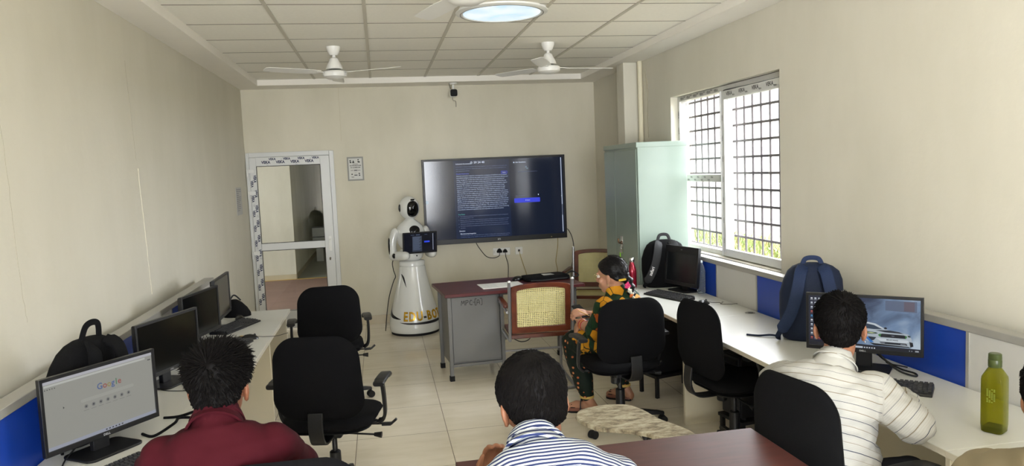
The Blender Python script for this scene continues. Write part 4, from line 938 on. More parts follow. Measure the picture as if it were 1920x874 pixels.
layer(scr, 'side_heading', TT, T_b, lambda b: (b.text('Ask Questions', 0.021, X(.652), Y(.058), bold=0.015), b.add([(X(.641)+.008*math.cos(a), Y(.052)+.008*math.sin(a), 0) for a in [2*PI*q/12 for q in range(12)]], [tuple(range(12))])), 0.0004)
layer(scr, 'chat_icon', TT, glow('display_icon_grey', '5e6c7c', 1.0), lambda b: (b.add([(p[0], p[1], 0) for p in rrect(.026, .020, .006, 3, X(.728), Y(.115))], [tuple(range(16))]), b.add([(p[0], p[1], 0) for p in rrect(.026, .020, .006, 3, X(.738), Y(.135))], [tuple(range(16))])), 0.0004)
layer(scr, 'side_caption', TT, T_d, lambda b: b.text('Ask any question about this explanation here', 0.013, X(.668), Y(.178)), 0.0004)
layer(scr, 'input_hint', TT, T_d, lambda b: b.text('Type your question...', 0.015, X(.645), Y(.487)), 0.0004)
layer(scr, 'microphone_icon', TT, T_b, lambda b: b.add([(p[0], p[1], 0) for p in rrect(.008, .018, .004, 3, X(.812), Y(.478))], [tuple(range(16))]), 0.0004)
layer(scr, 'send_button', TT, glow('display_blue_button', '1a2ed0', 1.0), lambda b: b.add([(p[0], p[1], 0) for p in rrect(.19*w_, .058*h_, .008, 3, X(.728), Y(.545))], [tuple(range(16))]), 0.0004)
layer(scr, 'send_text', TT, T_b, lambda b: (b.text('Send', 0.018, X(.727), Y(.552), bold=0.01), b.add([(X(.717), Y(.553), 0), (X(.724), Y(.545), 0), (X(.717), Y(.537), 0)], [(0,1,2)])), 0.0006)
layer(scr, 'scroll_bar', TT, glow('scroll_white', 'aab6cc', 1.0), lambda b: (b.quad(X(.984), X(.990), Y(.62), Y(.01)), b.quad(X(.984), X(.990), Y(.98), Y(.76))), 0.0004)
layer(scr, 'scroll_track', TT, glow('scroll_grey', '5a6376', 1.0), lambda b: b.quad(X(.984), X(.990), Y(.76), Y(.62)), 0.0004)
for u, v, r in ((.008, .515, .020), (.986, .51, .008)): layer(scr, 'side_handle', TT, glow('handle_pale', 'a4b4bf', 1.0), lambda b: b.add([(X(u)+r*math.cos(a), Y(v)+r*math.sin(a), 0) for a in [2*PI*q/20 for q in range(20)]], [tuple(range(20))]), 0.0006)
b = MB(); b.T = frame((0.02, -0.0836, -TH/2+0.020), (1, 0, 0), (0, 0, 1)); b.text('BTi', 0.026, 0, 0, align='CENTER', bold=0.03); b.build('logo_lettering', mat('silver_print', 'a9a9ab'), bz, smooth=0)
b = MB(); b.T = frame((0.66, -0.0836, -TH/2+0.022), (1, 0, 0), (0, 0, 1)); b.quad(-.006, .006, -.006, .006); b.build('indicator', mat('indicator_amber', '8a7a52'), bz, smooth=0)

# --- sockets, plugs and cables on the back wall -----------------------------------------------------------
so = thing('socket_board', 'white switch and socket board under the wall display', 'socket', (1.405, YB, 0.765))
MB().box(-0.105, 0.105, -0.012, 0, -0.045, 0.045).build('plate', M_white, so, bevel=0.004)
for x in (-0.09, -0.01, 0.012): MB().box(x-0.009, x+0.009, -0.017, -0.012, -0.018, 0.018).build('switch', mat('switch_white', 'cfcfca', rough=0.35), so, bevel=0.002)
so2 = thing('network_socket', 'small square socket plate right of the two plugged leads', 'socket', (1.617, YB, 0.763))
MB().box(-0.045, 0.045, -0.012, 0, -0.045, 0.045).build('plate', M_white, so2, bevel=0.004)
MB().box(-0.012, 0.012, -0.014, -0.012, -0.012, 0.014).build('port', M_dark, so2)
def plug(label, x, z, s):
    t = thing('power_plug', label, 'plug', (x, YB-0.012, z))
    MB().loft([[(a*s*k, -y, c*s*k-0.004*(1-k)) for a, c in ((-.030, -.022), (.030, -.022), (.034, -.006), (.016, .024), (0, .032), (-.016, .024), (-.034, -.006))] for y, k in ((0.0, .95), (.018, 1.0), (.030, .75))]).build('plug_body', M_rubber, t, bevel=0.003)
    return t
p1 = plug('left one of the two black plugs, its lead swinging up to the display', 1.375, 0.775, 1.0); p2 = plug('right one of the two black plugs, its lead dropping to the maroon table', 1.445, 0.77, 0.85)
def lead(par, pts, r=0.0042, m=M_cable):
    lo = par.location; MB().tube(spline([tuple(V(p)-lo) for p in pts], 8), r, 6).build('lead', m, par)
lead(p1, [(1.375, YB-.035, 0.755), (1.365, YB-.035, 0.715), (1.30, YB-.02, 0.695), (1.22, YB-.012, 0.715), (1.15, YB-.012, 0.80), (1.10, YB-.02, 0.885), (1.09, YB-.04, 0.93)])
lead(p2, [(1.445, YB-.035, 0.75), (1.45, YB-.03, 0.70), (1.475, YB-.02, 0.60), (1.47, YB-.014, 0.45), (1.46, YB-.014, 0.33)])
cable('network_cable', 'yellow cable drooping from the small square socket', [(1.617, YB-.016, 0.76), (1.63, YB-.02, 0.70), (1.665, YB-.014, 0.58), (1.70, YB-.012, 0.45), (1.70, YB-.012, 0.3)], 0.0035, M_ycable)
cable('network_cable', 'yellow cable hanging straight from the right end of the display', [(2.10, YB-.03, 0.91), (2.10, YB-.012, 0.80), (2.085, YB-.008, 0.70), (2.07, YB-.008, 0.60), (2.085, YB-.008, 0.5), (2.075, YB-.008, 0.3)], 0.0035, M_ycable)
cable('power_cable', 'black cable arching out from the right end of the display', [(2.195, YB-.04, 0.995), (2.235, YB-.02, 0.985), (2.28, YB-.01, 0.90), (2.30, YB-.01, 0.78), (2.285, YB-.01, 0.62), (2.26, YB-.01, 0.50), (2.25, YB-.01, 0.3)], 0.0042)

# --- wall notices ---------------------------------------------------------------------------------------
po = thing('notice_poster', 'small framed black and white notice on the back wall beside the door', 'poster', (-0.26, YB, 1.827), math.radians(0.3))
b = MB(); b.loft([[(x, y, z) for x, z in pts] for pts, y in (([(-.092, -.137), (.092, -.137), (.092, .137), (-.092, .137)], 0), ([(-.092, -.137), (.092, -.137), (.092, .137), (-.092, .137)], -.010), ([(-.076, -.120), (.076, -.120), (.076, .120), (-.076, .120)], -.010), ([(-.076, -.120), (.076, -.120), (.076, .120), (-.076, .120)], -.004))], False); b.build('frame', mat('grey_frame', '8e8e88', rough=0.5), po)
PT = frame((0, -0.0045, 0), (1, 0, 0), (0, 0, 1)); b = MB(); b.T = PT; b.quad(-.076, .076, -.12, .12); pp = b.build('paper', mat('notice_paper', 'cfcfca', rough=0.6), po, smooth=0)
b = MB(); b.T = PT @ M.Translation((0, 0, .0005))
b.text('NO PHONE ZONE', 0.0155, 0, 0.032, align='CENTER', bold=0.04); b.text('IN CLASSROOM', 0.0155, 0, 0.010, align='CENTER', bold=0.04); b.quad(-.03, .03, .052, .056)
b.loft([[(x*s, -.045+y*s, 0) for x, y in ((-.020, .032), (.020, .032), (.003, 0), (.020, -.032), (-.020, -.032), (-.003, 0))] for s in (1.0, .72)], False)
for x, z in ((-.042, -.062), (.040, -.055), (.042, -.075), (-.055, .095), (.035, .103)): b.add([(x+.009*math.cos(a), z+.007*math.sin(a), 0) for a in [2*PI*k/10 for k in range(10)]], [tuple(range(10))])
b.add([(-.035, .068, 0), (-.008, .068, 0), (-.020, .100, 0)], [(0,1,2)]); b.add([(.025, .075, 0), (.05, .068, 0), (.055, .082, 0), (.03, .09, 0)], [(0,1,2,3)]); b.add([(-.062, .07, 0), (-.045, .066, 0), (-.042, .08, 0), (-.06, .088, 0)], [(0,1,2,3)])
for k in range(3): b.quad(-.055+.004*k, -.02, -.092-.004*k, -.090-.004*k)
b.quad(.02, .055, -.020, -.016); b.quad(-.055, -.025, -.020, -.016)
b.build('printing', mat('black_print', '191919', rough=0.6), pp, smooth=0)
wn = thing('wall_notice', 'pale printed sheet taped to the left wall near the door', 'notice', (XL, 8.27, 1.53))
b = MB(); b.box(0, 0.003, -0.155, 0.155, -0.145, 0.145); b.build('sheet', mat('grey_paper', 'bfbfbd', rough=0.7), wn)
b = MB(); rnd = random.Random(2)
for k in range(12):
    l = rnd.uniform(0.12, 0.26); b.add([(0.0036, -0.13, 0.12-0.02*k), (0.0036, -0.13+l, 0.12-0.02*k), (0.0036, -0.13+l, 0.127-0.02*k), (0.0036, -0.13, 0.127-0.02*k)], [(0,1,2,3)])
b.build('print_lines', mat('faint_print', '8f8f94', rough=0.7), wn, smooth=0)

# --- ceiling things -----------------------------------------------------------------------------------------
def sky_panel():
    m = bpy.data.materials.new('sky_print_panel'); m.use_nodes = True; nt = m.node_tree; L = nt.links.new; b = nt.nodes['Principled BSDF']
    tc = nt.nodes.new('ShaderNodeTexCoord'); n = nt.nodes.new('ShaderNodeTexNoise'); n.inputs['Scale'].default_value = 6; n.inputs['Detail'].default_value = 6; L(tc.outputs['Object'], n.inputs['Vector'])
    r = nt.nodes.new('ShaderNodeValToRGB'); r.color_ramp.elements[0].position = .38; r.color_ramp.elements[0].color = lin('bcdcf2'); r.color_ramp.elements[1].position = .68; r.color_ramp.elements[1].color = lin('f0f7fc'); L(n.outputs['Fac'], r.inputs[0])
    L(r.outputs[0], b.inputs['Emission Color']); b.inputs['Emission Strength'].default_value = 1.0; b.inputs['Base Color'].default_value = (.3, .3, .3, 1); return m
cl = thing('ceiling_light', 'round ceiling light with a cloudy sky print', 'light', (0.885, 5.10, ZC)); cl.scale = (1.1, 1.1, 1)
MB().lathe([(0.0, 0.0), (0.288, 0.0), (0.286, -0.010), (0.262, -0.020), (0.246, -0.019), (0.240, -0.012), (0.0, -0.012)], 64).build('rim', M_white, cl)
MB().lathe([(0.0, -0.0125), (0.239, -0.0125), (0.239, -0.015), (0.0, -0.015)], 64).build('diffuser', sky_panel(), cl)
b = MB(); b.loft([[(r*math.cos(a), r*math.sin(a), -0.0205) for a in [2*PI*k/64 for k in range(64)]] for r in (.255, .260)], False); b.build('rim_groove', mat('groove_grey', '77756f'), cl)
M_fan = mat('fan_white', 'e3e2de', rough=0.3)
def fan(label, loc, rz):
    t = thing('ceiling_fan', label, 'fan', loc, rz)
    MB().lathe([(0.0, 0.0), (0.058, 0.0), (0.056, -0.02), (0.042, -0.055), (0.030, -0.07), (0.0, -0.07)], 28).build('canopy', M_fan, t)
    MB().cyl((0, 0, -0.06), (0, 0, -0.13), 0.014).build('down_rod', M_fan, t)
    MB().lathe([(0.0, -0.09), (0.022, -0.09), (0.036, -0.10), (0.040, -0.115), (0.055, -0.14), (0.066, -0.165), (0.070, -0.185), (0.0, -0.185)], 28).build('lower_canopy', M_fan, t)
    MB().lathe([(0.0, -0.192), (0.05, -0.192), (0.05, -0.205), (0.0, -0.205)], 24).build('motor_gap', M_dark, t)
    MB().lathe([(0.0, -0.20), (0.085, -0.20), (0.096, -0.207), (0.100, -0.225), (0.096, -0.245), (0.060, -0.262), (0.0, -0.266)], 36).build('motor_housing', M_fan, t)
    for k in range(3):
        a = 2*PI*k/3; R = M.Rotation(a, 4, 'Z')
        b = MB(); b.T = R; b.box(0.08, 0.17, -0.018, 0.018, -0.216, -0.212); b.T = R @ M.Translation((0, 0, -0.214)) @ M.Rotation(math.radians(10), 4, 'X')
        P = [(0.14, -0.045), (0.30, -0.058), (0.50, -0.056), (0.585, -0.050), (0.60, -0.03), (0.60, 0.035), (0.58, 0.05), (0.30, 0.056), (0.14, 0.045)]
        b.prism(P, -0.002, 0.002); b.build('blade', M_fan, t, bevel=0.001)
    return t
f1 = fan('white ceiling fan on the left, nearer the door', (-0.312, 6.44, ZC), math.radians(-30))
dup(f1, (1.495, 6.37, ZC), math.radians(8), 'white ceiling fan on the right, before the wardrobe corner')
dup(f1, (0.47, 3.68, ZC), math.radians(-12), 'white ceiling fan cut off by the top edge of the photo')
cc = thing('security_camera', 'small white security camera with a black face under the back ceiling edge', 'camera', (0.893, 8.60, ZS))
MB().lathe([(0.0, 0.0), (0.045, 0.0), (0.042, -0.012), (0.018, -0.022), (0.0, -0.022)], 24).build('mount_plate', M_white, cc)
MB().tube([(0, 0, -0.015), (0, 0.01, -0.07)], 0.013, 10).build('arm', M_white, cc)
b = MB(); b.loft([[(x, y, -0.115+z) for x, z in rrect(0.085*k, 0.085*k, 0.022*k, 4)] for y, k in ((-0.045, .97), (-0.035, 1.0), (0.08, .95), (0.09, .8))]); b.build('body', M_white, cc)
b = MB(); b.loft([[(x, y, -0.115+z) for x, z in rrect(0.080, 0.080, 0.02, 4)] for y in (-0.0455, -0.049)]); b.build('front_glass', M_blackg, cc)
MB().cyl((0, -0.049, -0.115), (0, -0.051, -0.115), 0.014).build('lens', mat('lens_navy', '0d1424', rough=0.1), cc)
MB().tube(spline([(-0.045, 0.0, 0.0), (-0.042, 0.0, -0.03), (-0.03, 0.02, -0.06)], 5), 0.004, 6).build('cable', mat('grey_cable', '4a4640'), cc); MB().tube(spline([(-0.01, 0.06, -0.15), (0.0, 0.07, -0.19), (0.03, 0.08, -0.20), (0.035, 0.12, -0.26)], 5), 0.003, 6).build('cable', mat('grey_cable', '4a4640'), cc)

# ================================================================== the reception robot
M_rob = mat('gloss_white_shell', 'd2d3cf', rough=0.13, coat=0.3)
rb = thing('service_robot', 'white humanoid service robot with gold lettering holding a tablet', 'robot', (0.305, 8.22, 0), math.radians(24))
b = MB(); b.lathe([(0.0, 0.0), (0.262, 0.0), (0.262, 0.028), (0.0, 0.028)], 48); b.build('base_bumper', M_rubber, rb)
RP = [(0.0, 0.028), (0.270, 0.028), (0.279, 0.05), (0.281, 0.10), (0.274, 0.165), (0.268, 0.20), (0.246, 0.28), (0.222, 0.36), (0.196, 0.46), (0.172, 0.56), (0.153, 0.65), (0.143, 0.72), (0.140, 0.735)]
def rad(z):
    for (r0_, z0_), (r1_, z1_) in zip(RP[1:-1], RP[2:]):
        if z0_ <= z <= z1_: return r0_+(r1_-r0_)*(z-z0_)/(z1_-z0_)
    return 0.14
b = MB(); b.lathe(RP+[(0.0, 0.735)], 64); sk = b.build('skirt', M_rob, rb, smooth=50)
b = MB(); b.lathe([(0.0, 0.735), (0.134, 0.735), (0.134, 0.742), (0.141, 0.745), (0.141, 0.785), (0.132, 0.795), (0.10, 0.80), (0.0, 0.80)], 48); b.build('waist_ring', M_rob, rb, smooth=50)
b = MB(); b.lathe([(0.0, 0.79), (0.08, 0.79), (0.115, 0.82), (0.13, 0.86), (0.128, 0.90), (0.11, 0.93), (0.0, 0.94)], 40); wa = b.build('abdomen', M_rob, rb, smooth=60)
MB().cyl((0.0, -0.129, 0.855), (0.0, -0.133, 0.855), 0.008, n=12).build('sensor_dot', M_blackg, wa)
b = MB(); rings = []
for z, hx, hy in ((0.92, 0.09, 0.08), (0.95, 0.125, 0.10), (1.00, 0.15, 0.115), (1.07, 0.168, 0.122), (1.12, 0.165, 0.12), (1.17, 0.145, 0.108), (1.205, 0.11, 0.09), (1.235, 0.068, 0.065), (1.25, 0.05, 0.05)):
    rings.append([(hx*math.cos(a), hy*math.sin(a), z) for a in [2*PI*k/40 for k in range(40)]])
b.loft(rings); ch = b.build('torso', M_rob, rb, smooth=60)
b = MB(); b.T = M.Translation((0.0, -0.108, 1.135)) @ M.Rotation(math.radians(-22), 4, 'X'); b.ell((0, 0, 0), 0.062, 0.022, 0.056, 28, 14); b.build('chest_camera', M_blackg, ch)
b = MB(); b.T = M.Translation((0.0, -0.130, 1.128)) @ M.Rotation(math.radians(68), 4, 'X'); b.loft([[(r*math.cos(a), r*math.sin(a), 0) for a in [2*PI*k/24 for k in range(24)]] for r in (.017, .020)], False); b.build('camera_ring', mat('ring_grey', '55575a'), ch)
b = MB(); b.cyl((0, 0, 1.235), (0, 0, 1.29), 0.048, n=28); b.build('neck', M_rob, rb)
b = MB(); b.ell((0, 0.0, 1.372), 0.112, 0.116, 0.128, 40, 24); hd = b.build('head', M_rob, rb, smooth=180)
b = MB(); rings = []
for s, off in ((1.0, -0.0045), (0.97, 0.002), (0.7, 0.0035), (0.35, 0.004), (0.03, 0.004)):   # visor hugging the head
    rg = []
    for k in range(36):
        a = 2*PI*k/36; x = 0.070*s*math.copysign(abs(math.cos(a))**0.85, math.cos(a)); z = 1.362+0.090*s*math.copysign(abs(math.sin(a))**0.85, math.sin(a))
        q = 1-(x/0.112)**2-((z-1.372)/0.128)**2; rg.append((x, -0.116*math.sqrt(max(q, 0.02))-off, z))
    rings.append(rg)
b.loft(rings); b.build('visor', mat('gloss_visor', '060607', rough=0.06), hd, smooth=60)
b = MB(); b.T = M.Translation((0, -0.093, 1.462)) @ M.Rotation(math.radians(-38), 4, 'X'); b.loft([[(x, y, z) for x, z in rrect(0.046, 0.014, 0.006, 3)] for y in (0.006, -0.006)]); b.build('forehead_sensor', M_blackg, hd)
for s in (-1, 1):
    b = MB(); b.T = M.Translation((s*0.105, 0.01, 1.375)); b.ell((0, 0, 0), 0.013, 0.030, 0.042, 20, 12); b.build('ear_disc', M_blackg, hd)
# arms: upper arm down, forearm forward
for s in (-1, 1):
    el = V((s*0.215, 0.0, 0.86)); sh_ = V((s*0.185, 0.0, 1.10)); hn = V((s*0.155, -0.215, 0.875))
    b = MB(); b.tube(spline([sh_+V((-s*0.03, 0, 0.035)), sh_+V((s*.005, 0, 0)), (sh_+el)/2+V((s*0.022, 0.0, 0)), el], 6), [0.03, 0.036, 0.042, 0.046, 0.047, 0.047, 0.046, 0.045, 0.045, 0.044, 0.044, 0.043, 0.043, 0.043, 0.043, 0.044, 0.045, 0.046, 0.046], 20); b.ell(el, 0.047, 0.047, 0.047, 20, 12)
    ua = b.build('upper_arm', M_rob, rb, smooth=60)
    b = MB(); c = (sh_+el)/2+V((s*0.058, 0.0, -0.01)); b.T = M.Translation(c); b.ell((0, 0, 0), 0.012, 0.020, 0.095, 16, 14); b.build('arm_inlay', M_blackg, ua)
    d = (hn-el).normalized(); b = MB(); b.tube([el, el+d*0.05, el+d*0.13, el+d*0.19, el+d*0.225, el+d*0.24], [0.047, 0.051, 0.052, 0.048, 0.036, 0.015], 22); fa = b.build('forearm', M_rob, rb, smooth=60)
    b = MB(); R = frame(el+d*0.055+V((s*0.030, 0, 0)).cross(V((0,0,1)))*0+V((-0.0, 0, 0))+V((0, -0.012, 0.0)), (1, 0, 0), (0, 0, 1)); b.T = M.Translation(el+d*0.06+V((s*0.040, -0.012, 0.006))); b.ell((0, 0, 0), 0.022, 0.026, 0.028, 18, 12); b.build('wrist_disc', M_blackg, fa)
# tablet
tb = M.Translation((0.0, -0.215, 1.005)) @ M.Rotation(math.radians(-14), 4, 'Z') @ M.Rotation(math.radians(8), 4, 'X')
b = MB(); b.T = tb; b.loft([[(x, y, z) for x, z in rrect(0.375, 0.232, 0.008, 3)] for y in (0.0, -0.016)]); tbo = b.build('tablet', M_bez, rb, bevel=0.002)
b = MB(); b.T = tb; b.tube([(0, 0.0, 0.0), (0, 0.07, -0.01), (0, 0.12, -0.03)], 0.02, 10); b.build('tablet_mount', M_bez, rb)
TT2 = tb @ frame((0, -0.0165, 0), (1, 0, 0), (0, 0, 1))
layer(tbo, 'screen', TT2, mat('tablet_navy', (0.006, 0.007, 0.010), rough=0.12, emit='0d0e16', estr=1.0), lambda b: b.quad(-.172, .172, -.100, .104), 0)
layer(tbo, 'page_panel', TT2, glow('tablet_page', '28303f', 1.0), lambda b: b.quad(-.085, .02, -.095, .075), .0004)
layer(tbo, 'text_block', TT2, glow('tablet_text', '4a566c', 1.0), lambda b: [b.quad(-.078, .013-.012*(k % 3), .060-.0105*k, .066-.0105*k) for k in range(14)], .0008)
layer(tbo, 'blue_button', TT2, glow('tablet_button', '2340d8', 1.0), lambda b: b.quad(.045, .105, .000, .018), .0008)
layer(tbo, 'title_marks', TT2, glow('tablet_text', '4a566c', 1.0), lambda b: (b.quad(-.10, -.06, .086, .090), b.quad(-.045, .0, .084, .092), b.quad(.05, .08, .086, .090)), .0008)
layer(tbo, 'scroll_bar', TT2, glow('scroll_white', 'aab6cc', 1.0), lambda b: b.quad(.140, .144, -.085, .095), .0008)
# gold lettering wrapped round the skirt, dark slot below it, curved dark accents
def wrap(b, geo, size, phi0, z0, out, wide=1.0):
    vs, fs = geo; pts = []
    for x, y, ez in vs:
        z = z0+y*size; r = rad(z)+out+(ez+0.5*0.12)*size*0.25; ph = phi0+x*size*wide/0.262; pts.append((r*math.sin(ph), -r*math.cos(ph), z))
    b.add(pts, fs)
x = -0.215
for ch_ in 'EDU-BOT':
    b = MB(); g = text_geo(ch_, 'LEFT', 0.035, 0.06); wd = max(v[0] for v in g[0])
    wrap(b, g, 0.132, x/0.262-0.10, 0.172, 0.004, 0.74); x += (wd*0.132+0.012)*0.74
    lt = b.build('gold_letter' if ch_ != '-' else 'lettering_dash', mat('gold_acrylic', 'c4961f', rough=0.25, metal=0.35, var=0.35, vscale=25) if ch_ != '-' else M_dark, rb, smooth=30)
def band(name, m, pts, out=0.0015):
    """pts: (phi_deg, z_low, z_high) around the skirt"""
    b = MB(); up_ = []; lo_ = []; 
    P = spline([(a, l, h) for a, l, h in pts], 6)
    vs = []; fs = []
    for p in P:
        ph = math.radians(p.x)
        for z in (p.y, p.z): vs.append(((rad(z)+out)*math.sin(ph), -(rad(z)+out)*math.cos(ph), z))
    for k in range(len(P)-1): fs.append((2*k, 2*k+2, 2*k+3, 2*k+1))
    b.add(vs, fs); b.build(name, m, sk, smooth=60)
M_acc = mat('black_accent', '101012', rough=0.3)
band('front_slot', mat('dark_slot', '1a1a1c', rough=0.5), [(-62, 0.150, 0.152), (-40, 0.132, 0.150), (0, 0.126, 0.152), (35, 0.130, 0.158), (60, 0.155, 0.157)])
band('side_accent', M_acc, [(-120, 0.26, 0.34), (-95, 0.200, 0.245), (-75, 0.185, 0.210), (-60, 0.183, 0.190)])
band('hip_accent', M_acc, [(-80, 0.66, 0.662), (-72, 0.63, 0.655), (-60, 0.575, 0.62), (-50, 0.52, 0.528)])
b = MB(); b.tube(spline([(-0.11, 0.06, 0.88), (-0.19, 0.08, 0.80), (-0.18, 0.10, 0.70), (-0.15, 0.12, 0.62), (-0.17, 0.14, 0.56), (-0.23, 0.14, 0.40), (-0.28, 0.12, 0.2), (-0.30, 0.13, 0.03)], 6), 0.005, 6); b.build('lead', M_cable, rb)

# ================================================================== bags, bottles, papers
def backpack(label, loc, rz, m, m2, w=0.34, d=0.19, h=0.42, lettering=None, strap_side=(-1, 1), handle=0.05, lean=0.05, slump=0.0):
    t = thing('backpack', label, 'backpack', loc, rz)
    def outline(hw, hy, yo, n=32, e=2.8):
        return [(hw*math.copysign(abs(math.cos(a))**(2/e), math.cos(a)), yo+hy*math.copysign(abs(math.sin(a))**(2/e), math.sin(a))) for a in [2*PI*k/n for k in range(n)]]
    def L(x, y, z): return (x+slump*z*z, y+lean*z, z)
    def shape(W_, D_, H_, y0, z0=0.0, sq=0.0):
        b = MB(); rings = []
        for f, sw, sd in ((0, .80, .80), (.03, .93, .92), (.10, 1.0, 1.0), (.35, 1.02, 1.03), (.60, .97, .95), (.78, .90, .85), (.89, .78, .70), (.95, .62, .55), (.985, .42, .36), (1.0, .15, .12)):
            nz = 0.006*math.sin(9*f+3*y0)
            rings.append([L(x+nz+0.004*NZ.noise(V((x*14, y*14, f*6))), y, z0+f*H_) for x, y in outline(W_/2*sw, D_/2*sd, y0)])
        return b.loft(rings)
    shape(w, d, h, 0).build('bag_body', m, t, smooth=70)
    shape(w*0.80, d*0.55, h*0.62, d*0.42, 0.01).build('front_pocket', m, t, smooth=70)
    for s in strap_side:
        P = spline([L(s*0.045, -d*0.28, h*0.965), L(s*0.065, -d*0.52, h*0.90), L(s*0.078, -d*0.64, h*0.76), L(s*0.095, -d*0.66, h*0.58), L(s*0.118, -d*0.62, h*0.40), L(s*0.150, -d*0.58, h*0.24), L(s*0.178, -d*0.50, h*0.13)], 6)
        n = len(P); sec = rrect(0.066, 0.016, 0.006, 2)
        b = MB(); b.sweep(P, sec, [0.75 if i < 3 else 1.0 for i in range(n-3)]+[0.8, 0.55, 0.4], up=(0, -1, 0.2)); st = b.build('shoulder_strap', m2, t)
        b = MB(); P2 = spline([L(s*0.178, -d*0.50, h*0.13), L(s*0.19, -d*0.42, h*0.06), L(s*0.175, -d*0.25, h*0.03)], 5); b.ribbon(P2, 0.028, 0.004, (0, -1, 0.3)); b.build('webbing', m, st)
        if lettering and s == -1:
            o = V(L(-0.103, -d*0.66-0.009, h*0.47)); tdir = V((0.40, 0.0, 1.0)).normalized()
            a0 = V(L(s*0.150, -d*0.58, h*0.24)); a1 = V(L(s*0.095, -d*0.66, h*0.58)); tdir = (a1-a0).normalized()
            nrm = V((0, -1, 0.2)); nrm = (nrm-tdir*nrm.dot(tdir)).normalized(); yd = nrm.cross(tdir)
            b = MB(); b.T = frame(a0.lerp(a1, 0.12)+nrm*0.0095-yd*0.009, tdir, yd); b.text(lettering, 0.036, 0, 0, bold=0.02); b.build('lettering', mat('white_print', 'd5d5d5', rough=0.6), st, smooth=0)
    hp = spline([L(-0.05, -d*0.1, h*0.985), L(-0.035, -d*0.1, h*0.985+handle*0.8), L(0.0, -d*0.1, h*0.985+handle), L(0.035, -d*0.1, h*0.985+handle*0.8), L(0.05, -d*0.1, h*0.985)], 6)
    b = MB(); b.sweep(hp, rrect(0.026, 0.012, 0.005, 2), 1.0, up=(0, -1, 0)); b.build('top_handle', m2, t)
    zp = [L(w*0.47*math.cos(a), d*0.18, h*(0.35+0.60*math.sin(a))) for a in [PI*k/20 for k in range(21)]]
    MB().tube([(p[0]*0.97, p[1], p[2]) for p in zp], 0.006, 6).build('zip', m2, t)
    return t
M_bag = mat('black_bag_nylon', '09090b', rough=0.9, spec=0.2, bump=0.3, bscale=350)
M_bag2 = mat('charcoal_strap', '202123', rough=0.75, bump=0.3, bscale=250)
M_navy = mat('navy_bag_nylon', '0f1d38', rough=0.75, bump=0.3, bscale=300)
M_navy2 = mat('navy_strap', '14284c', rough=0.7, bump=0.3, bscale=250)
backpack('black backpack with white lettering on its strap, leaning on the wardrobe', (2.305, 5.855, ZD), math.radians(-8), M_bag, M_bag2, lettering='safari', h=0.39, w=0.37, d=0.18, lean=0.10)
nb = backpack('navy blue backpack standing on the window desk beside the car wallpaper monitor', (2.37, 3.80, ZD), math.radians(-28), M_navy, M_navy2, h=0.43, w=0.35, d=0.20, handle=0.035, lean=0.12)
backpack('black backpack propped against the left wall behind the search page monitor', (-1.255, 3.25, ZD), math.radians(70), M_bag, M_bag, h=0.415, w=0.34, d=0.18, handle=0.065, strap_side=(-1, 1), lean=-0.05, slump=0.25)
cable('bag_strap', 'navy strap end trailing from the navy backpack across the window desk', [(2.20, 3.90, ZD+.01), (2.17, 3.92, ZD+.012), (2.12, 3.95, ZD+.006), (2.07, 4.0, ZD+.005)], 0.006, M_navy, 'strap')

M_redb = mat('metallic_red_paint', '7d1226', rough=0.25, metal=0.6, coat=0.3)
r_ = thing('steel_bottle', 'metallic red steel bottle standing by the wardrobe', 'bottle', (1.995, 5.79, ZD))
MB().lathe([(0, .022), (.036, .022), (.037, .03), (.037, .145), (.034, .170), (.026, .198), (.0195, .215), (.0175, .232), (0, .232)], 32).build('bottle_body', M_redb, r_)
MB().lathe([(0, 0), (.034, 0), (.0365, .004), (.0365, .022), (0, .022)], 32).build('base_ring', M_chrome, r_)
MB().lathe([(0, .232), (.021, .232), (.0215, .236), (.0215, .262), (.019, .267), (0, .268)], 28).build('cap', M_chrome, r_)
def thin_plastic(name, tint, body, mixf, rough=0.08):
    m = bpy.data.materials.new(name); m.use_nodes = True; nt = m.node_tree; L = nt.links.new; b = nt.nodes['Principled BSDF']; b.inputs['Base Color'].default_value = lin(body); b.inputs['Roughness'].default_value = rough
    t = nt.nodes.new('ShaderNodeBsdfTransparent'); t.inputs[0].default_value = lin(tint); mx = nt.nodes.new('ShaderNodeMixShader')
    lw = nt.nodes.new('ShaderNodeLayerWeight'); lw.inputs[0].default_value = 0.35; ma = nt.nodes.new('ShaderNodeMath'); ma.operation = 'MULTIPLY_ADD'; ma.inputs[1].default_value = 1-mixf; ma.inputs[2].default_value = mixf; ma.use_clamp = True
    L(lw.outputs['Facing'], ma.inputs[0]); L(ma.outputs[0], mx.inputs[0]); L(t.outputs[0], mx.inputs[1]); L(b.outputs[0], mx.inputs[2]); L(mx.outputs[0], nt.nodes['Material Output'].inputs[0]); return m
M_pet = thin_plastic('clear_pet', 'eef2f6', 'aab4bc', 0.10)
pb = thing('water_bottle', 'clear ribbed plastic water bottle behind the older monitor', 'bottle', (2.432, 5.425, ZD))
prof = [(0, .002), (.026, 0), (.032, .006)]
for k in range(7): prof += [(.0335, .012+.019*k), (.0335, .021+.019*k), (.0305, .0255+.019*k)]
prof += [(.0335, .152), (.033, .175), (.026, .205), (.015, .228), (.0125, .232), (.0125, .24), (0, .24)]
MB().lathe(prof, 28).build('bottle_body', M_pet, pb)
MB().lathe([(0, .24), (.0145, .24), (.0145, .256), (0, .257)], 20).build('cap', mat('pale_cap', 'c9d3da', rough=0.4), pb)
M_olive = thin_plastic('olive_plastic', 'd0cc62', '76781f', 0.22)
gb = thing('square_bottle', 'translucent olive green square bottle at the right end of the desk', 'bottle', (2.163, 2.31, ZD), math.radians(28))
def sqr(w, c): return [(x, y) for x, y in rrect(w, w, c, 3)]
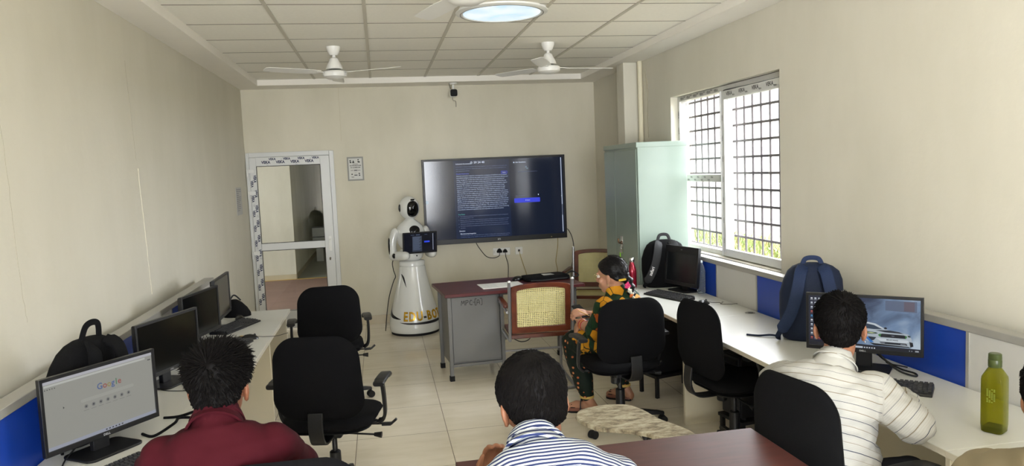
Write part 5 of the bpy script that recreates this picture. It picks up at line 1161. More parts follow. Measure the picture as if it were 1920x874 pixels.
b = MB(); b.loft([[(x, y, z) for x, y in sqr(w, c)] for z, w, c in ((0, .062, .012), (.004, .070, .013), (.03, .074, .013), (.12, .074, .013), (.195, .074, .014), (.206, .072, .016), (.228, .052, .018), (.238, .042, .0195), (.243, .040, .0198))]); b.build('bottle_body', M_olive, gb, smooth=40)
MB().lathe([(0, .240), (.0215, .240), (.0225, .244), (.0225, .266), (.0215, .268), (.0225, .270), (.0215, .288), (.018, .291), (0, .291)], 28).build('cap', mat('dark_olive_cap', '3f4a24', rough=0.3), gb)
b = MB(); b.box(-.031, .031, -.031, .031, .004, .022); b.build('thick_base', thin_plastic('olive_base', '8a9440', '46541c', 0.5), gb, bevel=0.004)
b = MB()
for c in range(4):
    for k in range(9):
        if (c*7+k*5) % 6: b.box(-.0378, -.0366, -.014+.0075*c, -.009+.0075*c, .115+.0058*k, .119+.0058*k)
b.build('embossing', mat('embossed_olive', '7f8a3a', rough=0.3), gb)

tdm = td.matrix_world.copy() if False else (M.Translation((1.045, 6.385, 0)) @ M.Rotation(math.radians(5), 4, 'Z'))
ls = thing('ruled_register', 'open white ruled sheet lying on the maroon table', 'paper', (0.985, 6.30, 0.752), math.radians(4))
MB().box(-0.185, 0.185, -0.13, 0.13, 0, 0.004).build('sheet', mat('white_paper', 'd9d9d6', rough=0.8), ls)
b = MB()
for k in range(9): b.quad(-0.175, 0.175, -0.12+0.028*k, -0.1188+0.028*k, 0.0044)
for x in (-0.12, -0.05, 0.05, 0.12): b.quad(x, x+0.0012, -0.125, 0.125, 0.0045)
b.build('ruling', mat('pale_blue_ruling', '8fa3b8', rough=0.8), ls, smooth=0)
lb = thing('laptop_bag', 'flat black laptop bag lying along the back of the maroon table', 'bag', (1.42, 6.50, 0.752), math.radians(5))
b = MB(); rings = []
for z, k in ((0, .94), (.006, 1.0), (.022, 1.0), (.032, .96), (.036, .85)): rings.append([(x*k+0.004*math.sin(9*x), y*k, z+0.006*math.sin(7*x+1)*(z/.036)) for x, y in rrect(0.40, 0.24, 0.03, 5)])
b.loft(rings); b.build('bag_body', M_bag, lb, smooth=60)
b = MB(); b.tube(spline([(-.17, -.125, .01), (-.05, -.155, .012), (.08, -.15, .015), (.17, -.125, .012)], 6), .007, 6); b.tube(spline([(.19, -.02, .03), (.26, -.01, .05), (.30, -.06, .02), (.24, -.10, .012)], 6), .006, 6); b.build('strap', M_bag2, lb)
MB().box(-.02, .09, -.03, .05, .0365, .0385).build('slip_pocket', mat('grey_paper', 'bfbfbd'), lb)
tag(MB().loft([[(.040*k*math.cos(a), .06*k*math.sin(a), z) for a in [2*PI*q/20 for q in range(20)]] for z, k in ((0, .95), (.008, 1.0), (.022, .9), (.034, .6), (.038, .2))]).build('computer_mouse', MATS['mouse_black'], smooth=60), 'black mouse left of the laptop bag on the maroon table', 'mouse')
o = [x for x in bpy.data.objects if x.name.startswith('computer_mouse') and x.type == 'MESH'][-1]; o.location = (1.175, 6.53, 0.752); o.rotation_euler.z = -0.9
cable('power_cable', 'black lead hanging below the maroon table to the floor', [(1.27, 6.60, 0.70), (1.27, 6.58, 0.5), (1.29, 6.55, 0.32), (1.26, 6.5, 0.22), (1.18, 6.48, 0.20), (1.12, 6.52, 0.22)], 0.004)
# bunched black cloth or bag behind the edge-on monitor on the left desk
bb = thing('cloth_bag', 'small slumped black bag behind the edge-on monitor at the far desk end', 'bag', (-1.12, 5.90, ZD), 0)
b = MB(); rings = []
for z, k in ((0, 1.0), (.02, 1.02), (.06, .85), (.10, .55), (.125, .25), (.13, .08)): rings.append([(0.10*k*math.cos(a)-0.02*z/.13, 0.08*k*math.sin(a), z+0.01*math.sin(3*a)*k*(z/.13)) for a in [2*PI*q/24 for q in range(24)]])
b.loft(rings); b.build('bag_body', M_bag, bb, smooth=70); MB().tube(spline([(-.06, 0, .10), (-.02, .01, .16), (.03, .0, .12)], 6), .006, 6).build('strap', M_bag2, bb)

# ================================================================== people
def solid(mb, voxel, smooth=3, name='form'):
    """fuses the overlapping closed shapes collected in mb into one continuous surface"""
    me = bpy.data.meshes.new(name); me.from_pydata(mb.v, [], mb.f)
    bm = bmesh.new(); bm.from_mesh(me); bmesh.ops.recalc_face_normals(bm, faces=bm.faces); bm.to_mesh(me); bm.free()
    o = bpy.data.objects.new(name, me); COL.objects.link(o)
    r = o.modifiers.new('r', 'REMESH'); r.mode = 'VOXEL'; r.voxel_size = voxel
    if smooth: s = o.modifiers.new('s', 'SMOOTH'); s.factor = 0.5; s.iterations = smooth
    dg = bpy.context.evaluated_depsgraph_get(); res = bpy.data.meshes.new_from_object(o.evaluated_get(dg))
    bpy.data.objects.remove(o); bpy.data.meshes.remove(me)
    return res
def place(me, name, mats, base, parent=None, attr=None, disp=None, smooth=True):
    n = len(me.vertices); co = np.empty(n*3); me.vertices.foreach_get('co', co); co = co.reshape(-1, 3)
    if attr is not None:
        for key, fn in attr.items():
            vals = fn(co); a = me.attributes.new(key, 'FLOAT_VECTOR' if vals.ndim == 2 else 'FLOAT', 'POINT')
            if vals.ndim == 2: a.data.foreach_set('vector', vals.astype(np.float32).ravel())
            else: a.data.foreach_set('value', vals.astype(np.float32))
    if disp is not None:
        nr = np.empty(n*3); me.vertices.foreach_get('normal', nr); nr = nr.reshape(-1, 3)
        d = np.array([disp(V(c)) for c in co]); co = co+nr*d[:, None]
    co = co-np.array(base); me.vertices.foreach_set('co', co.ravel()); me.update()
    for m in (mats if isinstance(mats, (list, tuple)) else [mats]): me.materials.append(m)
    if smooth: me.shade_smooth()
    o = bpy.data.objects.new(name, me); COL.objects.link(o)
    if parent is None: o.location = base
    else: o.parent = parent
    return o
def local(mb, base):
    mb.v = [(v[0]-base[0], v[1]-base[1], v[2]-base[2]) for v in mb.v]; return mb

def skin_mat(name, col):
    m = mat(name, col, rough=0.5, var=0.06, vscale=12); b = m.node_tree.nodes['Principled BSDF']; b.inputs['Subsurface Weight'].default_value = 0.05; b.inputs['Subsurface Radius'].default_value = (0.02, 0.008, 0.004); return m
M_skin_d = skin_mat('brown_skin', '7d4f38'); M_skin_m = skin_mat('warm_brown_skin', '8d5f46'); M_skin_l = skin_mat('tan_skin', 'a87a60')
M_hair = mat('black_hair', '090707', rough=0.65, spec=0.12)
M_hair_w = mat('black_oiled_hair', '080607', rough=0.42, spec=0.3)

HEADS = [((0, -0.012, 0.028), (0.076, 0.096, 0.086)), ((0, 0.022, -0.045), (0.058, 0.070, 0.078)), ((0, 0.050, -0.095), (0.034, 0.032, 0.026)), ((0, -0.030, -0.020), (0.068, 0.070, 0.070))]
def head_frame(c, f, tilt=0.0, roll=0.0):
    """axes: x right, y forward, z up"""
    f = V(f).normalized(); r = f.cross(V((0, 0, 1))).normalized(); u = r.cross(f)
    f2 = f*math.cos(tilt)+u*math.sin(tilt); u2 = r.cross(f2)
    r3 = r*math.cos(roll)+u2*math.sin(roll); u3 = r3.cross(f2)
    m = M.Identity(4)
    for i in range(3): m[i][0] = r3[i]; m[i][1] = f2[i]; m[i][2] = u3[i]; m[i][3] = c[i]
    return m
def head_shape(b, T, s=1.0):
    b.T = T @ M.Scale(s, 4)
    for c, r in HEADS: b.ell(c, *r, 28, 18)
    b.ell((0, 0.096, -0.028), 0.015, 0.017, 0.020, 14, 10); b.ell((0, 0.090, -0.008), 0.009, 0.012, 0.024, 12, 8)      # nose
    b.ell((0, 0.082, 0.018), 0.050, 0.014, 0.011, 14, 8)                                                                 # brow
    b.ell((0, 0.086, -0.066), 0.024, 0.012, 0.008, 14, 8); b.ell((0, 0.084, -0.078), 0.020, 0.012, 0.008, 14, 8)         # lips
    for sx in (-1, 1):
        b.ell((sx*0.040, 0.062, -0.035), 0.022, 0.020, 0.022, 12, 8)                                                      # cheek
        R = M.Rotation(sx*0.45, 3, 'Z'); b.ell((sx*0.083, -0.008, -0.016), 0.009, 0.020, 0.032, 14, 10, R); b.ell((sx*0.081, -0.002, -0.042), 0.008, 0.011, 0.012, 12, 8)   # ear, lobe
    b.T = M.Identity(4)
def hand_shape(b, T, curl=0.5, right=True, s=1.0, spread=1.0):
    """local axes: y along the fingers, x to the thumb side, z out of the back of the hand"""
    sg = 1 if right else 1
    b.T = T @ M.Scale(s, 4)
    for k, (x, ln) in enumerate(((0.030, 0.072), (0.010, 0.080), (-0.010, 0.074), (-0.029, 0.058))):
        b.tube([(x*0.55, -0.005, 0), (x*0.85, 0.04, 0.003), (x, 0.085, 0.0)], [0.0135, 0.0135, 0.0115], 10)
        p = V((x, 0.085, 0)); a = 0.0; pts = [tuple(p)]
        for q, fr in enumerate((0.45, 0.32, 0.23)):
            a += curl*(0.7 if q == 0 else 1.0)*(1+0.08*k); p = p+V((x*0.10*spread, math.cos(a), -math.sin(a)))*ln*fr; pts.append(tuple(p))
        b.tube(pts, [0.0098, 0.0088, 0.0080, 0.0066], 10); b.ell(pts[-1], 0.0066, 0.0066, 0.0066, 10, 6)
        for q in pts[:-1]: b.ell(q, 0.0095, 0.0095, 0.0095, 10, 6)
    b.tube([(0.012, 0.015, -0.004), (0.042, 0.045, -0.012), (0.056, 0.078, -0.020), (0.056-0.012*curl, 0.105, -0.024-0.01*curl)], [0.015, 0.0125, 0.0105, 0.0080], 10); b.ell((0.056-0.012*curl, 0.105, -0.024-0.01*curl), 0.008, 0.008, 0.008, 10, 6)
    b.T = M.Identity(4)

TORSO = [(0.0, .150, .105), (.06, .172, .125), (.18, .168, .122), (.32, .153, .112), (.5, .160, .116), (.66, .178, .120), (.78, .188, .114), (.86, .172, .100), (.92, .132, .084), (.97, .088, .068), (1.0, .062, .060)]
def spine(sp, t):
    P, Bc, N = V(sp['pel']), V(sp['bend']), V(sp['neck'])
    return P*(1-t)**2+Bc*2*t*(1-t)+N*t*t
def torso_shape(b, sp, grow=0.0, t0=0.0, t1=1.0, scale=1.0, flare=0.0, ns=24):
    f = V(sp['face']).normalized(); r = f.cross(V((0, 0, 1))).normalized(); rings = []
    for t, hw, hd in TORSO:
        if t < t0-1e-6 or t > t1+1e-6: continue
        c = spine(sp, t); d = (spine(sp, min(1, t+.02))-spine(sp, max(0, t-.02))).normalized(); rr = (r-d*r.dot(d)).normalized(); ff = rr.cross(d)*-1; ff = d.cross(rr)
        if ff.dot(f) < 0: ff = -ff
        hw = hw*scale*sp.get('wide', 1.0)+grow+flare*(1-t); hd = hd*scale+grow+flare*(1-t)
        rings.append([tuple(c+rr*hw*math.copysign(abs(math.cos(a))**.88, math.cos(a))+ff*hd*math.copysign(abs(math.sin(a))**.88, math.sin(a))) for a in [2*PI*k/ns for k in range(ns)]])
    b.loft(rings)
def shoulder(sp, s):
    f = V(sp['face']).normalized(); r = f.cross(V((0, 0, 1))).normalized()
    return spine(sp, .85)+r*s*0.158*sp.get('wide', 1.0)+V((0, 0, sp.get('lift', {}).get(s, 0.0)-0.016))
def limb(b, pts, rad):
    pts = [V(p) for p in pts]; P = []; R = []
    for i in range(len(pts)-1):
        for k in range(6): P.append(pts[i].lerp(pts[i+1], k/6)); R.append(rad[i]+(rad[i+1]-rad[i])*k/6)
    P.append(pts[-1]); R.append(rad[-1]); b.tube(P, R, 16)
    for p, r in zip(pts, rad): b.ell(p, r, r, r, 16, 10)
def build_person(label, sp, skin, clothes):
    """sp: joints in metres; returns the body mesh object (the thing) with clothing and hair as children"""
    base = (sp['pel'][0], sp['pel'][1], 0.0)
    b = MB(); torso_shape(b, sp, -0.004)
    HT = head_frame(sp['head'], sp['look'], sp.get('tilt', 0), sp.get('roll', 0)); s = sp.get('hs', 1.0); head_shape(b, HT, s)
    hb = HT @ V((0, -0.022*s, -0.07*s)); nk = spine(sp, 0.90); limb(b, [nk, V(sp['neck']).lerp(hb, .35), hb], [0.050, 0.053, 0.055])
    for sd in (-1, 1):
        el, wr = sp['arm'][sd][:2]; sh_ = shoulder(sp, sd); limb(b, [sh_, el, V(el).lerp(V(wr), .3), wr], [0.055, 0.041, 0.041, 0.026])
        hd_, hz, curl = sp['arm'][sd][2:5]
        y = V(hd_).normalized(); z = V(hz); z = (z-y*z.dot(y)).normalized(); x = y.cross(z)
        T = M.Identity(4)
        # the thumb lies on the inner side: mirror for the left hand
        xx = x if sd == 1 else -x
        xx = -xx
        for i in range(3): T[i][0] = xx[i]; T[i][1] = y[i]; T[i][2] = z[i]; T[i][3] = wr[i]
        hand_shape(b, T, curl)
        kn, an, toe = sp['leg'][sd]; f = V(sp['face']).normalized(); r = f.cross(V((0, 0, 1))).normalized(); hip = V(sp['pel'])+r*sd*0.09+V((0, 0, -0.02))
        limb(b, [hip, kn, V(kn).lerp(V(an), .3), an], [0.085, 0.056, 0.054, 0.036])
        a_, t_ = V(an), V(toe); hl = a_-(t_-a_).normalized()*0.045; hl.z = 0.035
        limb(b, [a_, hl], [0.036, 0.034]); limb(b, [hl, V((t_.x, t_.y, 0.03)).lerp(hl, .35)+V((0, 0, .012)), V((t_.x, t_.y, 0.027))], [0.035, 0.036, 0.025])
    me = solid(b, 0.0055, 2, 'person'); body = place(me, 'person', skin, base); tag(body, label, 'person')
    eb = MB(); eb.T = M.Translation(V((-base[0], -base[1], 0))) @ HT @ M.Scale(s, 4)
    for sx in (-1, 1):
        e = MB(); e.T = eb.T; e.mi = 0; e.ell((sx*0.031, 0.079, 0.0), 0.0125, 0.0125, 0.0110, 16, 10); e.mi = 1; e.ell((sx*0.031, 0.0885, 0.0), 0.0055, 0.0040, 0.0055, 12, 8)
        e.build('eye', [mat('eye_white', 'd8d2c8', rough=0.2), mat('eye_brown', '1c100a', rough=0.1)], body)
    return body, base, HT
def head_radius(d, extra_ear=False):
    """distance from the head origin to the surface along unit d"""
    best = 0.0
    for c, r in HEADS:
        o = V((-c[0]/r[0], -c[1]/r[1], -c[2]/r[2])); q = V((d[0]/r[0], d[1]/r[1], d[2]/r[2])); A = q.dot(q); Bq = o.dot(q); C_ = o.dot(o)-1; D = Bq*Bq-A*C_
        if D > 0: best = max(best, (-Bq+math.sqrt(D))/A)
    return best
def interp(x, xs, ys):
    return float(np.interp(x, xs, ys))
def hair_shape(T, s, base, line, thick, rnd, tufts=0, tl=0.03, lift=0.4, crown=(0.0, -0.75, 0.66), noise=0.004, tr=0.0022, lean=0.0, tfilter=None):
    """a cap of hair grown from the head surface above the hairline 'line(az)->elevation deg', with separate locks on top"""
    b = MB(); NU, NV = 88, 60; vs = []; fs = []
    def R(d):
        az = abs(math.degrees(math.atan2(d.x, d.y))); el = math.degrees(math.asin(max(-1, min(1, d.z)))); m = el-line(az); k = max(0.0, min(1.0, (m+5)/9))
        t = thick(az, el); n = NZ.noise(d*9)*noise+NZ.noise(d*26)*noise*0.6
        return head_radius(d)+(-0.010)*(1-k)+(t+n)*k, m
    for i in range(NV+1):
        th = PI*i/NV
        for j in range(NU):
            ph = 2*PI*j/NU; d = V((math.sin(th)*math.sin(ph), math.sin(th)*math.cos(ph), math.cos(th))); r, _ = R(d); vs.append(tuple(d*r))
    for i in range(NV):
        for j in range(NU): a = i*NU+j; c = i*NU+(j+1) % NU; fs.append((a, c, c+NU, a+NU))
    b.T = M.Translation(V((-base[0], -base[1], 0))) @ T @ M.Scale(s, 4); b.add(vs, fs)
    cr = V(crown).normalized(); n = 0; tries = 0
    while n < tufts and tries < tufts*8:
        tries += 1
        d = V((rnd.gauss(0, 1), rnd.gauss(0, 1), rnd.gauss(0, 1))).normalized(); r, m = R(d)
        if m < 1.5 or (tfilter and not tfilter(d)): continue
        t = (d-cr*1.0); t = t-d*t.dot(d); t = t.normalized() if t.length > 1e-4 else d.orthogonal(); t = (t+V((rnd.uniform(-.4, .4), rnd.uniform(-.4, .4), rnd.uniform(-.3, .3)))).normalized()
        lf = lift(d) if callable(lift) else lift; L = tl*rnd.uniform(.6, 1.25)*(1.0 if not callable(lift) else (0.5+0.9*lf))
        p0 = d*(r-0.003); q1 = (d+t*(L*.5/r)).normalized(); q2 = (d+t*(L/r)).normalized(); p1 = q1*(R(q1)[0]+lf*L*.5); p2 = q2*(R(q2)[0]+lf*L)+V((0, lean, 0))*L
        b.tube([p0, p1, p2], [tr, tr*.8, tr*.15], 4); n += 1
    return b
short_back = lambda az: interp(az, [0, 40, 62, 78, 92, 112, 135, 180], [40, 34, 18, -6, -4, -20, -36, -44])

def collar(b, sp, HT, s, r=0.068, h=0.038, fold=0.030):
    c0 = spine(sp, .955); c1 = V(HT @ V((0, -0.02*s, -0.085*s))); d = (c1-c0).normalized(); f = V(sp['face']).normalized(); x = f.cross(d).normalized(); y = d.cross(x); rings = []
    prof = [(r+0.012, -0.030), (r-0.006, h), (r, h+0.003), (r+0.013, h-fold), (r+0.011, h-fold-0.003), (r+0.000, h-0.004), (r+0.020, -0.030)]
    for rr, z in prof: rings.append([tuple(c0+d*(z+0.012*math.cos(a))+x*rr*math.sin(a)*1.02-y*rr*math.cos(a)*0.98) for a in [2*PI*k/40 for k in range(40)]])
    b.loft(rings, False, True)

def seg_coords(co, a, c):
    """distance along a->c and radial distance"""
    a = np.array(a); c = np.array(c); d = c-a; L = np.linalg.norm(d); d = d/L; q = co-a; t = q@d; rad = np.linalg.norm(q-np.clip(t, 0, L)[:, None]*d, axis=1); return t, rad, d
def cloth_noise(amp, sc, stretch=(1, 1, 1), seed=0.0):
    return lambda p: amp*(0.9*(0.35-abs(NZ.noise(V((p.x*sc*0.9*stretch[0]+seed+4, p.y*sc*0.9*stretch[1], p.z*sc*1.2*stretch[2]+p.x*3)))))+NZ.noise(V((p.x*sc*stretch[0]+seed, p.y*sc*stretch[1], p.z*sc*stretch[2])))+0.5*NZ.noise(V((p.x*sc*2.3*stretch[0], p.y*sc*2.3*stretch[1]+seed, p.z*sc*2.3*stretch[2]))))
def shirt_form(sp, grow=0.015, t0=0.0, cuff=1.0, arm_grow=0.0, flare=0.0):
    b = MB(); torso_shape(b, sp, grow, t0, 0.97, flare=flare)
    HB = head_frame(sp['head'], sp['look'], sp.get('tilt', 0), sp.get('roll', 0)) @ V((0, -0.022, -0.07)); nk = V(sp['neck']); limb(b, [spine(sp, .84), nk.lerp(HB, .12)], [0.097, 0.071])
    for sd in (-1, 1):
        el, wr = sp['arm'][sd][:2]; sh_ = shoulder(sp, sd); w = V(el).lerp(V(wr), cuff); g = grow+arm_grow
        limb(b, [sh_, el, V(el).lerp(V(wr), .3*cuff), w], [0.054+g*.7, 0.043+g, 0.042+g, (0.041-0.014*cuff)+g*.8])
    return b
def trousers_form(sp, g=0.012, low=0.93):
    b = MB(); torso_shape(b, sp, g*0.8, 0.0, 0.33)
    f = V(sp['face']).normalized(); r = f.cross(V((0, 0, 1))).normalized()
    for sd in (-1, 1):
        kn, an, toe = sp['leg'][sd]; hip = V(sp['pel'])+r*sd*0.09+V((0, 0, -0.02)); limb(b, [hip, kn, V(kn).lerp(V(an), .3), V(kn).lerp(V(an), low)], [0.088+g, 0.060+g, 0.057+g, 0.042+g])
    return b
def shoe_pair(sp, base, body, m, sole):
    for sd in (-1, 1):
        kn, an, toe = sp['leg'][sd]; a, t = V(an), V(toe); d = (t-a); d.z = 0; d = d.normalized(); h = a-d*0.055; n = V((-d.y, d.x, 0)); b = MB(); rings = []; b.mi = 0
        L = (V((t.x, t.y, 0))-V((h.x, h.y, 0))).length+0.02
        for q, hw, ht in ((0, .022, .055), (.04, .034, .072), (.25, .038, .075), (.5, .040, .064), (.75, .045, .050), (.92, .036, .040), (1.0, .014, .026)):
            c = V((h.x, h.y, 0))+d*L*q; rings.append([tuple(c+n*hw*math.cos(w)+V((0, 0, 0.012+(ht-0.012)*max(0, math.sin(w))))) for w in [2*PI*k/18 for k in range(18)]])
        b.loft(rings); b.mi = 1; P = []
        outl = [(q*L, hw) for q, hw in ((0, .024), (.05, .036), (.5, .042), (.78, .047), (.95, .034), (1.01, .012))]
        P = [tuple(V((h.x, h.y, 0))+d*x+n*y) for x, y in outl]+[tuple(V((h.x, h.y, 0))+d*x-n*y) for x, y in reversed(outl)]
        b.prism([(p[0], p[1]) for p in P], 0.0, 0.014); local(b, base); b.build('shoe', [m, sole], body, smooth=60)

def stripe_mat(name, ground, lines, rough=0.8):
    """lines: list of (attribute component, period, offset, half width, colour)"""
    m = bpy.data.materials.new(name); m.use_nodes = True; nt = m.node_tree; L = nt.links.new; b = nt.nodes['Principled BSDF']; b.inputs['Roughness'].default_value = rough; b.inputs['Specular IOR Level'].default_value = 0.2
    at = nt.nodes.new('ShaderNodeAttribute'); at.attribute_name = 'sc'; sx = nt.nodes.new('ShaderNodeSeparateXYZ'); L(at.outputs['Vector'], sx.inputs[0]); cur = None
    tc = nt.nodes.new('ShaderNodeTexCoord'); n = nt.nodes.new('ShaderNodeTexNoise'); n.inputs['Scale'].default_value = 90; L(tc.outputs['Object'], n.inputs['Vector'])
    r = nt.nodes.new('ShaderNodeValToRGB'); g = lin(ground); r.color_ramp.elements[0].color = (*[x*.93 for x in g[:3]], 1); r.color_ramp.elements[1].color = g; L(n.outputs['Fac'], r.inputs[0]); cur = r.outputs[0]
    for comp, per, off, hw, col in lines:
        a = nt.nodes.new('ShaderNodeMath'); a.operation = 'ADD'; a.inputs[1].default_value = 10*per+off; L(sx.outputs[comp], a.inputs[0])
        p = nt.nodes.new('ShaderNodeMath'); p.operation = 'PINGPONG'; p.inputs[1].default_value = per/2; L(a.outputs[0], p.inputs[0])
        c = nt.nodes.new('ShaderNodeMath'); c.operation = 'LESS_THAN'; c.inputs[1].default_value = hw; L(p.outputs[0], c.inputs[0])
        mx = nt.nodes.new('ShaderNodeMixRGB'); mx.inputs[2].default_value = lin(col); L(c.outputs[0], mx.inputs[0]); L(cur, mx.inputs[1]); cur = mx.outputs[0]
    L(cur, b.inputs['Base Color']); return m

# ---- person in the maroon shirt ---------------------------------------------------------------------------
M_maroonshirt = mat('maroon_cotton', '390a14', rough=0.85, spec=0.15, bump=0.1, bscale=500)
M_trouser = mat('black_trouser', '15151a', rough=0.85); M_trouser2 = mat('grey_trouser', '2e2f36', rough=0.85); M_shoe = mat('black_shoe', '111113', rough=0.4); M_sole = mat('dark_sole', '0b0b0b', rough=0.8)
sp = dict(pel=(-0.49, 2.33, 0.53), bend=(-0.50, 2.22, 0.80), neck=(-0.515, 2.285, 1.045), face=(0.02, 1, 0), head=(-0.512, 2.345, 1.130), look=(0.12, 1, 0), tilt=-0.05, wide=0.97, hs=0.97, lift={1: 0.006, -1: -0.008},
    arm={-1: ((-0.79, 2.42, 0.79), (-0.82, 2.66, 0.765), (-0.3, 1, 0), (0, 0, 1), 0.35), 1: ((-0.305, 2.45, 0.815), (-0.42, 2.66, 0.70), (-0.5, 1, -.1), (0, 0, 1), 0.4)},
    leg={-1: ((-0.60, 2.74, 0.53), (-0.60, 2.80, 0.09), (-0.62, 2.98, 0.03)), 1: ((-0.40, 2.76, 0.53), (-0.40, 2.84, 0.09), (-0.39, 3.02, 0.03))})
body, base, HT = build_person('person in a maroon shirt with spiky black hair, seen from behind at the left desk', sp, M_skin_d, None)
b = shirt_form(sp, 0.014, 0.05, 0.95, 0.003)
place(solid(b, 0.008, 8), 'shirt', M_maroonshirt, base, body, disp=cloth_noise(0.007, 9, (1, 1, 1.6), 3.1))
b = MB(); collar(b, sp, HT, 1.0); local(b, base).build('shirt_collar', M_maroonshirt, body, smooth=60)
place(solid(trousers_form(sp), 0.010, 3), 'trousers', M_trouser, base, body)
shoe_pair(sp, base, body, M_shoe, M_sole)
rnd = random.Random(11)
hb = hair_shape(HT, 1.0, base, short_back, lambda az, el: 0.003+0.014*max(0, min(1, (el+5)/45)), rnd, tufts=2600, tl=0.027, lift=lambda d: max(0.10, min(0.85, 0.25+0.75*d.z)), noise=0.008, tr=0.0026)
hb.build('hair', M_hair, body, smooth=60)

# ---- person in the blue and white striped shirt -------------------------------------------------------------
sp = dict(pel=(0.36, 1.50, 0.53), bend=(0.365, 1.46, 0.88), neck=(0.330, 1.70, 1.080), face=(0.0, 1, 0), head=(0.352, 1.815, 1.158), look=(-0.08, 1, 0), tilt=-0.36, roll=0.06, wide=1.02, hs=0.95,
    arm={-1: ((0.145, 1.95, 0.785), (0.270, 2.06, 0.835), (0.08, 0.12, 1), (-0.4, 1.0, 0.1), 0.55), 1: ((0.625, 1.96, 0.79), (0.45, 2.10, 0.785), (-1, .25, 0), (0, 0, 1), 0.3)},
    leg={-1: ((0.30, 1.95, 0.54), (0.29, 1.90, 0.09), (0.28, 2.08, 0.03)), 1: ((0.53, 1.96, 0.54), (0.54, 1.92, 0.09), (0.55, 2.10, 0.03))})
M_blue_str = stripe_mat('blue_white_striped_cotton', 'b7bcc0', [(0, 0.0142, 0.0, 0.0034, '27315a')])
body, base, HT = build_person('person in a blue and white striped shirt bowing the head over the brown table', sp, M_skin_m, None)
yoke_z = 0.985
spb = dict(sp)
def blue_attr(co):
    n = np.array(sp['neck']); out = np.zeros((len(co), 3)); q = co-n
    over = q[:, 2]+0.95*q[:, 1]+0.9*(q[:, 0]**2)
    below = q[:, 0]+0.0
    sc = np.where(over > -0.135, over, below)
    for sd in (-1, 1):
        sh_ = shoulder(sp, sd); el, wr = sp['arm'][sd][:2]
        t, rad, d = seg_coords(co, sh_, el); r = np.array((1.0, 0, 0))
        side = np.cross(d, np.array((0, 1.0, 0))); side = side/np.linalg.norm(side)
        away = (q[:, 0]*sd > 0.205); sc = np.where(away & (t > 0.0), (co-np.array(sh_))@side+(co-np.array(sh_))[:, 1]*.6, sc)
        t2, rad2, d2 = seg_coords(co, el, wr); fore = (t2 > 0.0) & (rad2 < 0.075) & (t > 0.16); side2 = np.cross(d2, np.array((0.3, 1.0, 0.2))); side2 = side2/np.linalg.norm(side2); sc = np.where(fore, (co-np.array(el))@side2, sc)
    out[:, 0] = sc; return out
b = shirt_form(sp, 0.018, 0.05, 0.93, 0.008)
place(solid(b, 0.007, 8), 'shirt', M_blue_str, base, body, attr={'sc': blue_attr}, disp=cloth_noise(0.006, 10, (1, 1, 1.4), 7.7))
b = MB(); collar(b, sp, HT, 1.0, r=0.070); col_ = local(b, base).build('shirt_collar', M_blue_str, body, smooth=60)
at_ = col_.data.attributes.new('sc', 'FLOAT_VECTOR', 'POINT')
for i, v in enumerate(col_.data.vertices): at_.data[i].vector = (v.co.z+0.6*v.co.y, 0, 0)
place(solid(trousers_form(sp), 0.010, 3), 'trousers', M_trouser2, base, body)
shoe_pair(sp, base, body, M_shoe, M_sole)
rnd = random.Random(12)
hb = hair_shape(HT, 1.04, base, short_back, lambda az, el: 0.003+0.008*max(0, min(1, (el+30)/60)), rnd, tufts=3000, tl=0.034, lift=0.015, noise=0.003, tr=0.0020, crown=(0.05, -0.55, 0.83))
hb.build('hair', M_hair, body, smooth=60)

# ---- man in the white shirt with thin stripes ------------------------------------------------------------------
sp = dict(pel=(1.63, 2.50, 0.52), bend=(1.57, 2.47, 0.80), neck=(1.645, 2.50, 0.965), face=(0.60, 0.80, 0), head=(1.700, 2.545, 1.098), look=(0.56, 0.83, 0), tilt=-0.08, wide=0.94, hs=1.0, lift={1: -0.01, -1: 0.0},
    arm={-1: ((1.62, 2.88, 0.80), (1.95, 2.92, 0.765), (1, 0.1, 0), (0, 0, 1), 0.35), 1: ((1.81, 2.285, 0.790), (2.02, 2.62, 0.768), (0.4, 1, 0), (0, 0, 1), 0.35)},
    leg={-1: ((1.88, 2.72, 0.53), (1.93, 2.75, 0.09), (2.10, 2.78, 0.03)), 1: ((1.92, 2.44, 0.53), (1.97, 2.46, 0.09), (2.14, 2.48, 0.03))})
M_white_str = stripe_mat('white_shirt_thin_stripes', 'a9a8a2', [(0, 0.058, 0.0, 0.0015, '2c3346'), (0, 0.058, 0.029, 0.0014, '756b5a'), (0, 0.0064, 0.0, 0.0009, 'a09f9a')])
body, base, HT = build_person('person in a white shirt with thin dark stripes, elbow on the window desk', sp, M_skin_m, None)
def white_attr(co):
    n = np.array(sp['neck']); q = co-n; f = np.array(V(sp['face']).normalized()); out = np.zeros((len(co), 3)); sc = q[:, 2]+0.55*(q@f)+0.10*(q@np.array((f[1], -f[0], 0)))
    for sd in (-1, 1):
        sh_ = shoulder(sp, sd); el, wr = sp['arm'][sd][:2]; t, rad, d = seg_coords(co, sh_, el); r = np.array((f[1], -f[0], 0))*sd
        away = ((q@r) > 0.168) & (t > -0.02); sc = np.where(away, t*0.95+0.25*(q@f), sc)
        t2, rad2, d2 = seg_coords(co, el, wr); sc = np.where((t2 > 0.01) & (rad2 < 0.08) & (t > 0.2), t2+0.31, sc)
    out[:, 0] = sc; return out
b = shirt_form(sp, 0.017, 0.0, 0.9, 0.010, flare=0.008)
f = V(sp['face']).normalized(); hem = V(sp['pel'])-f*0.02
b.ell(hem+V((0, 0, 0.0)), 0.175, 0.15, 0.085, 24, 14)
place(solid(b, 0.007, 8), 'shirt', M_white_str, base, body, attr={'sc': white_attr}, disp=cloth_noise(0.009, 11, (1, 1, 1.8), 1.3))
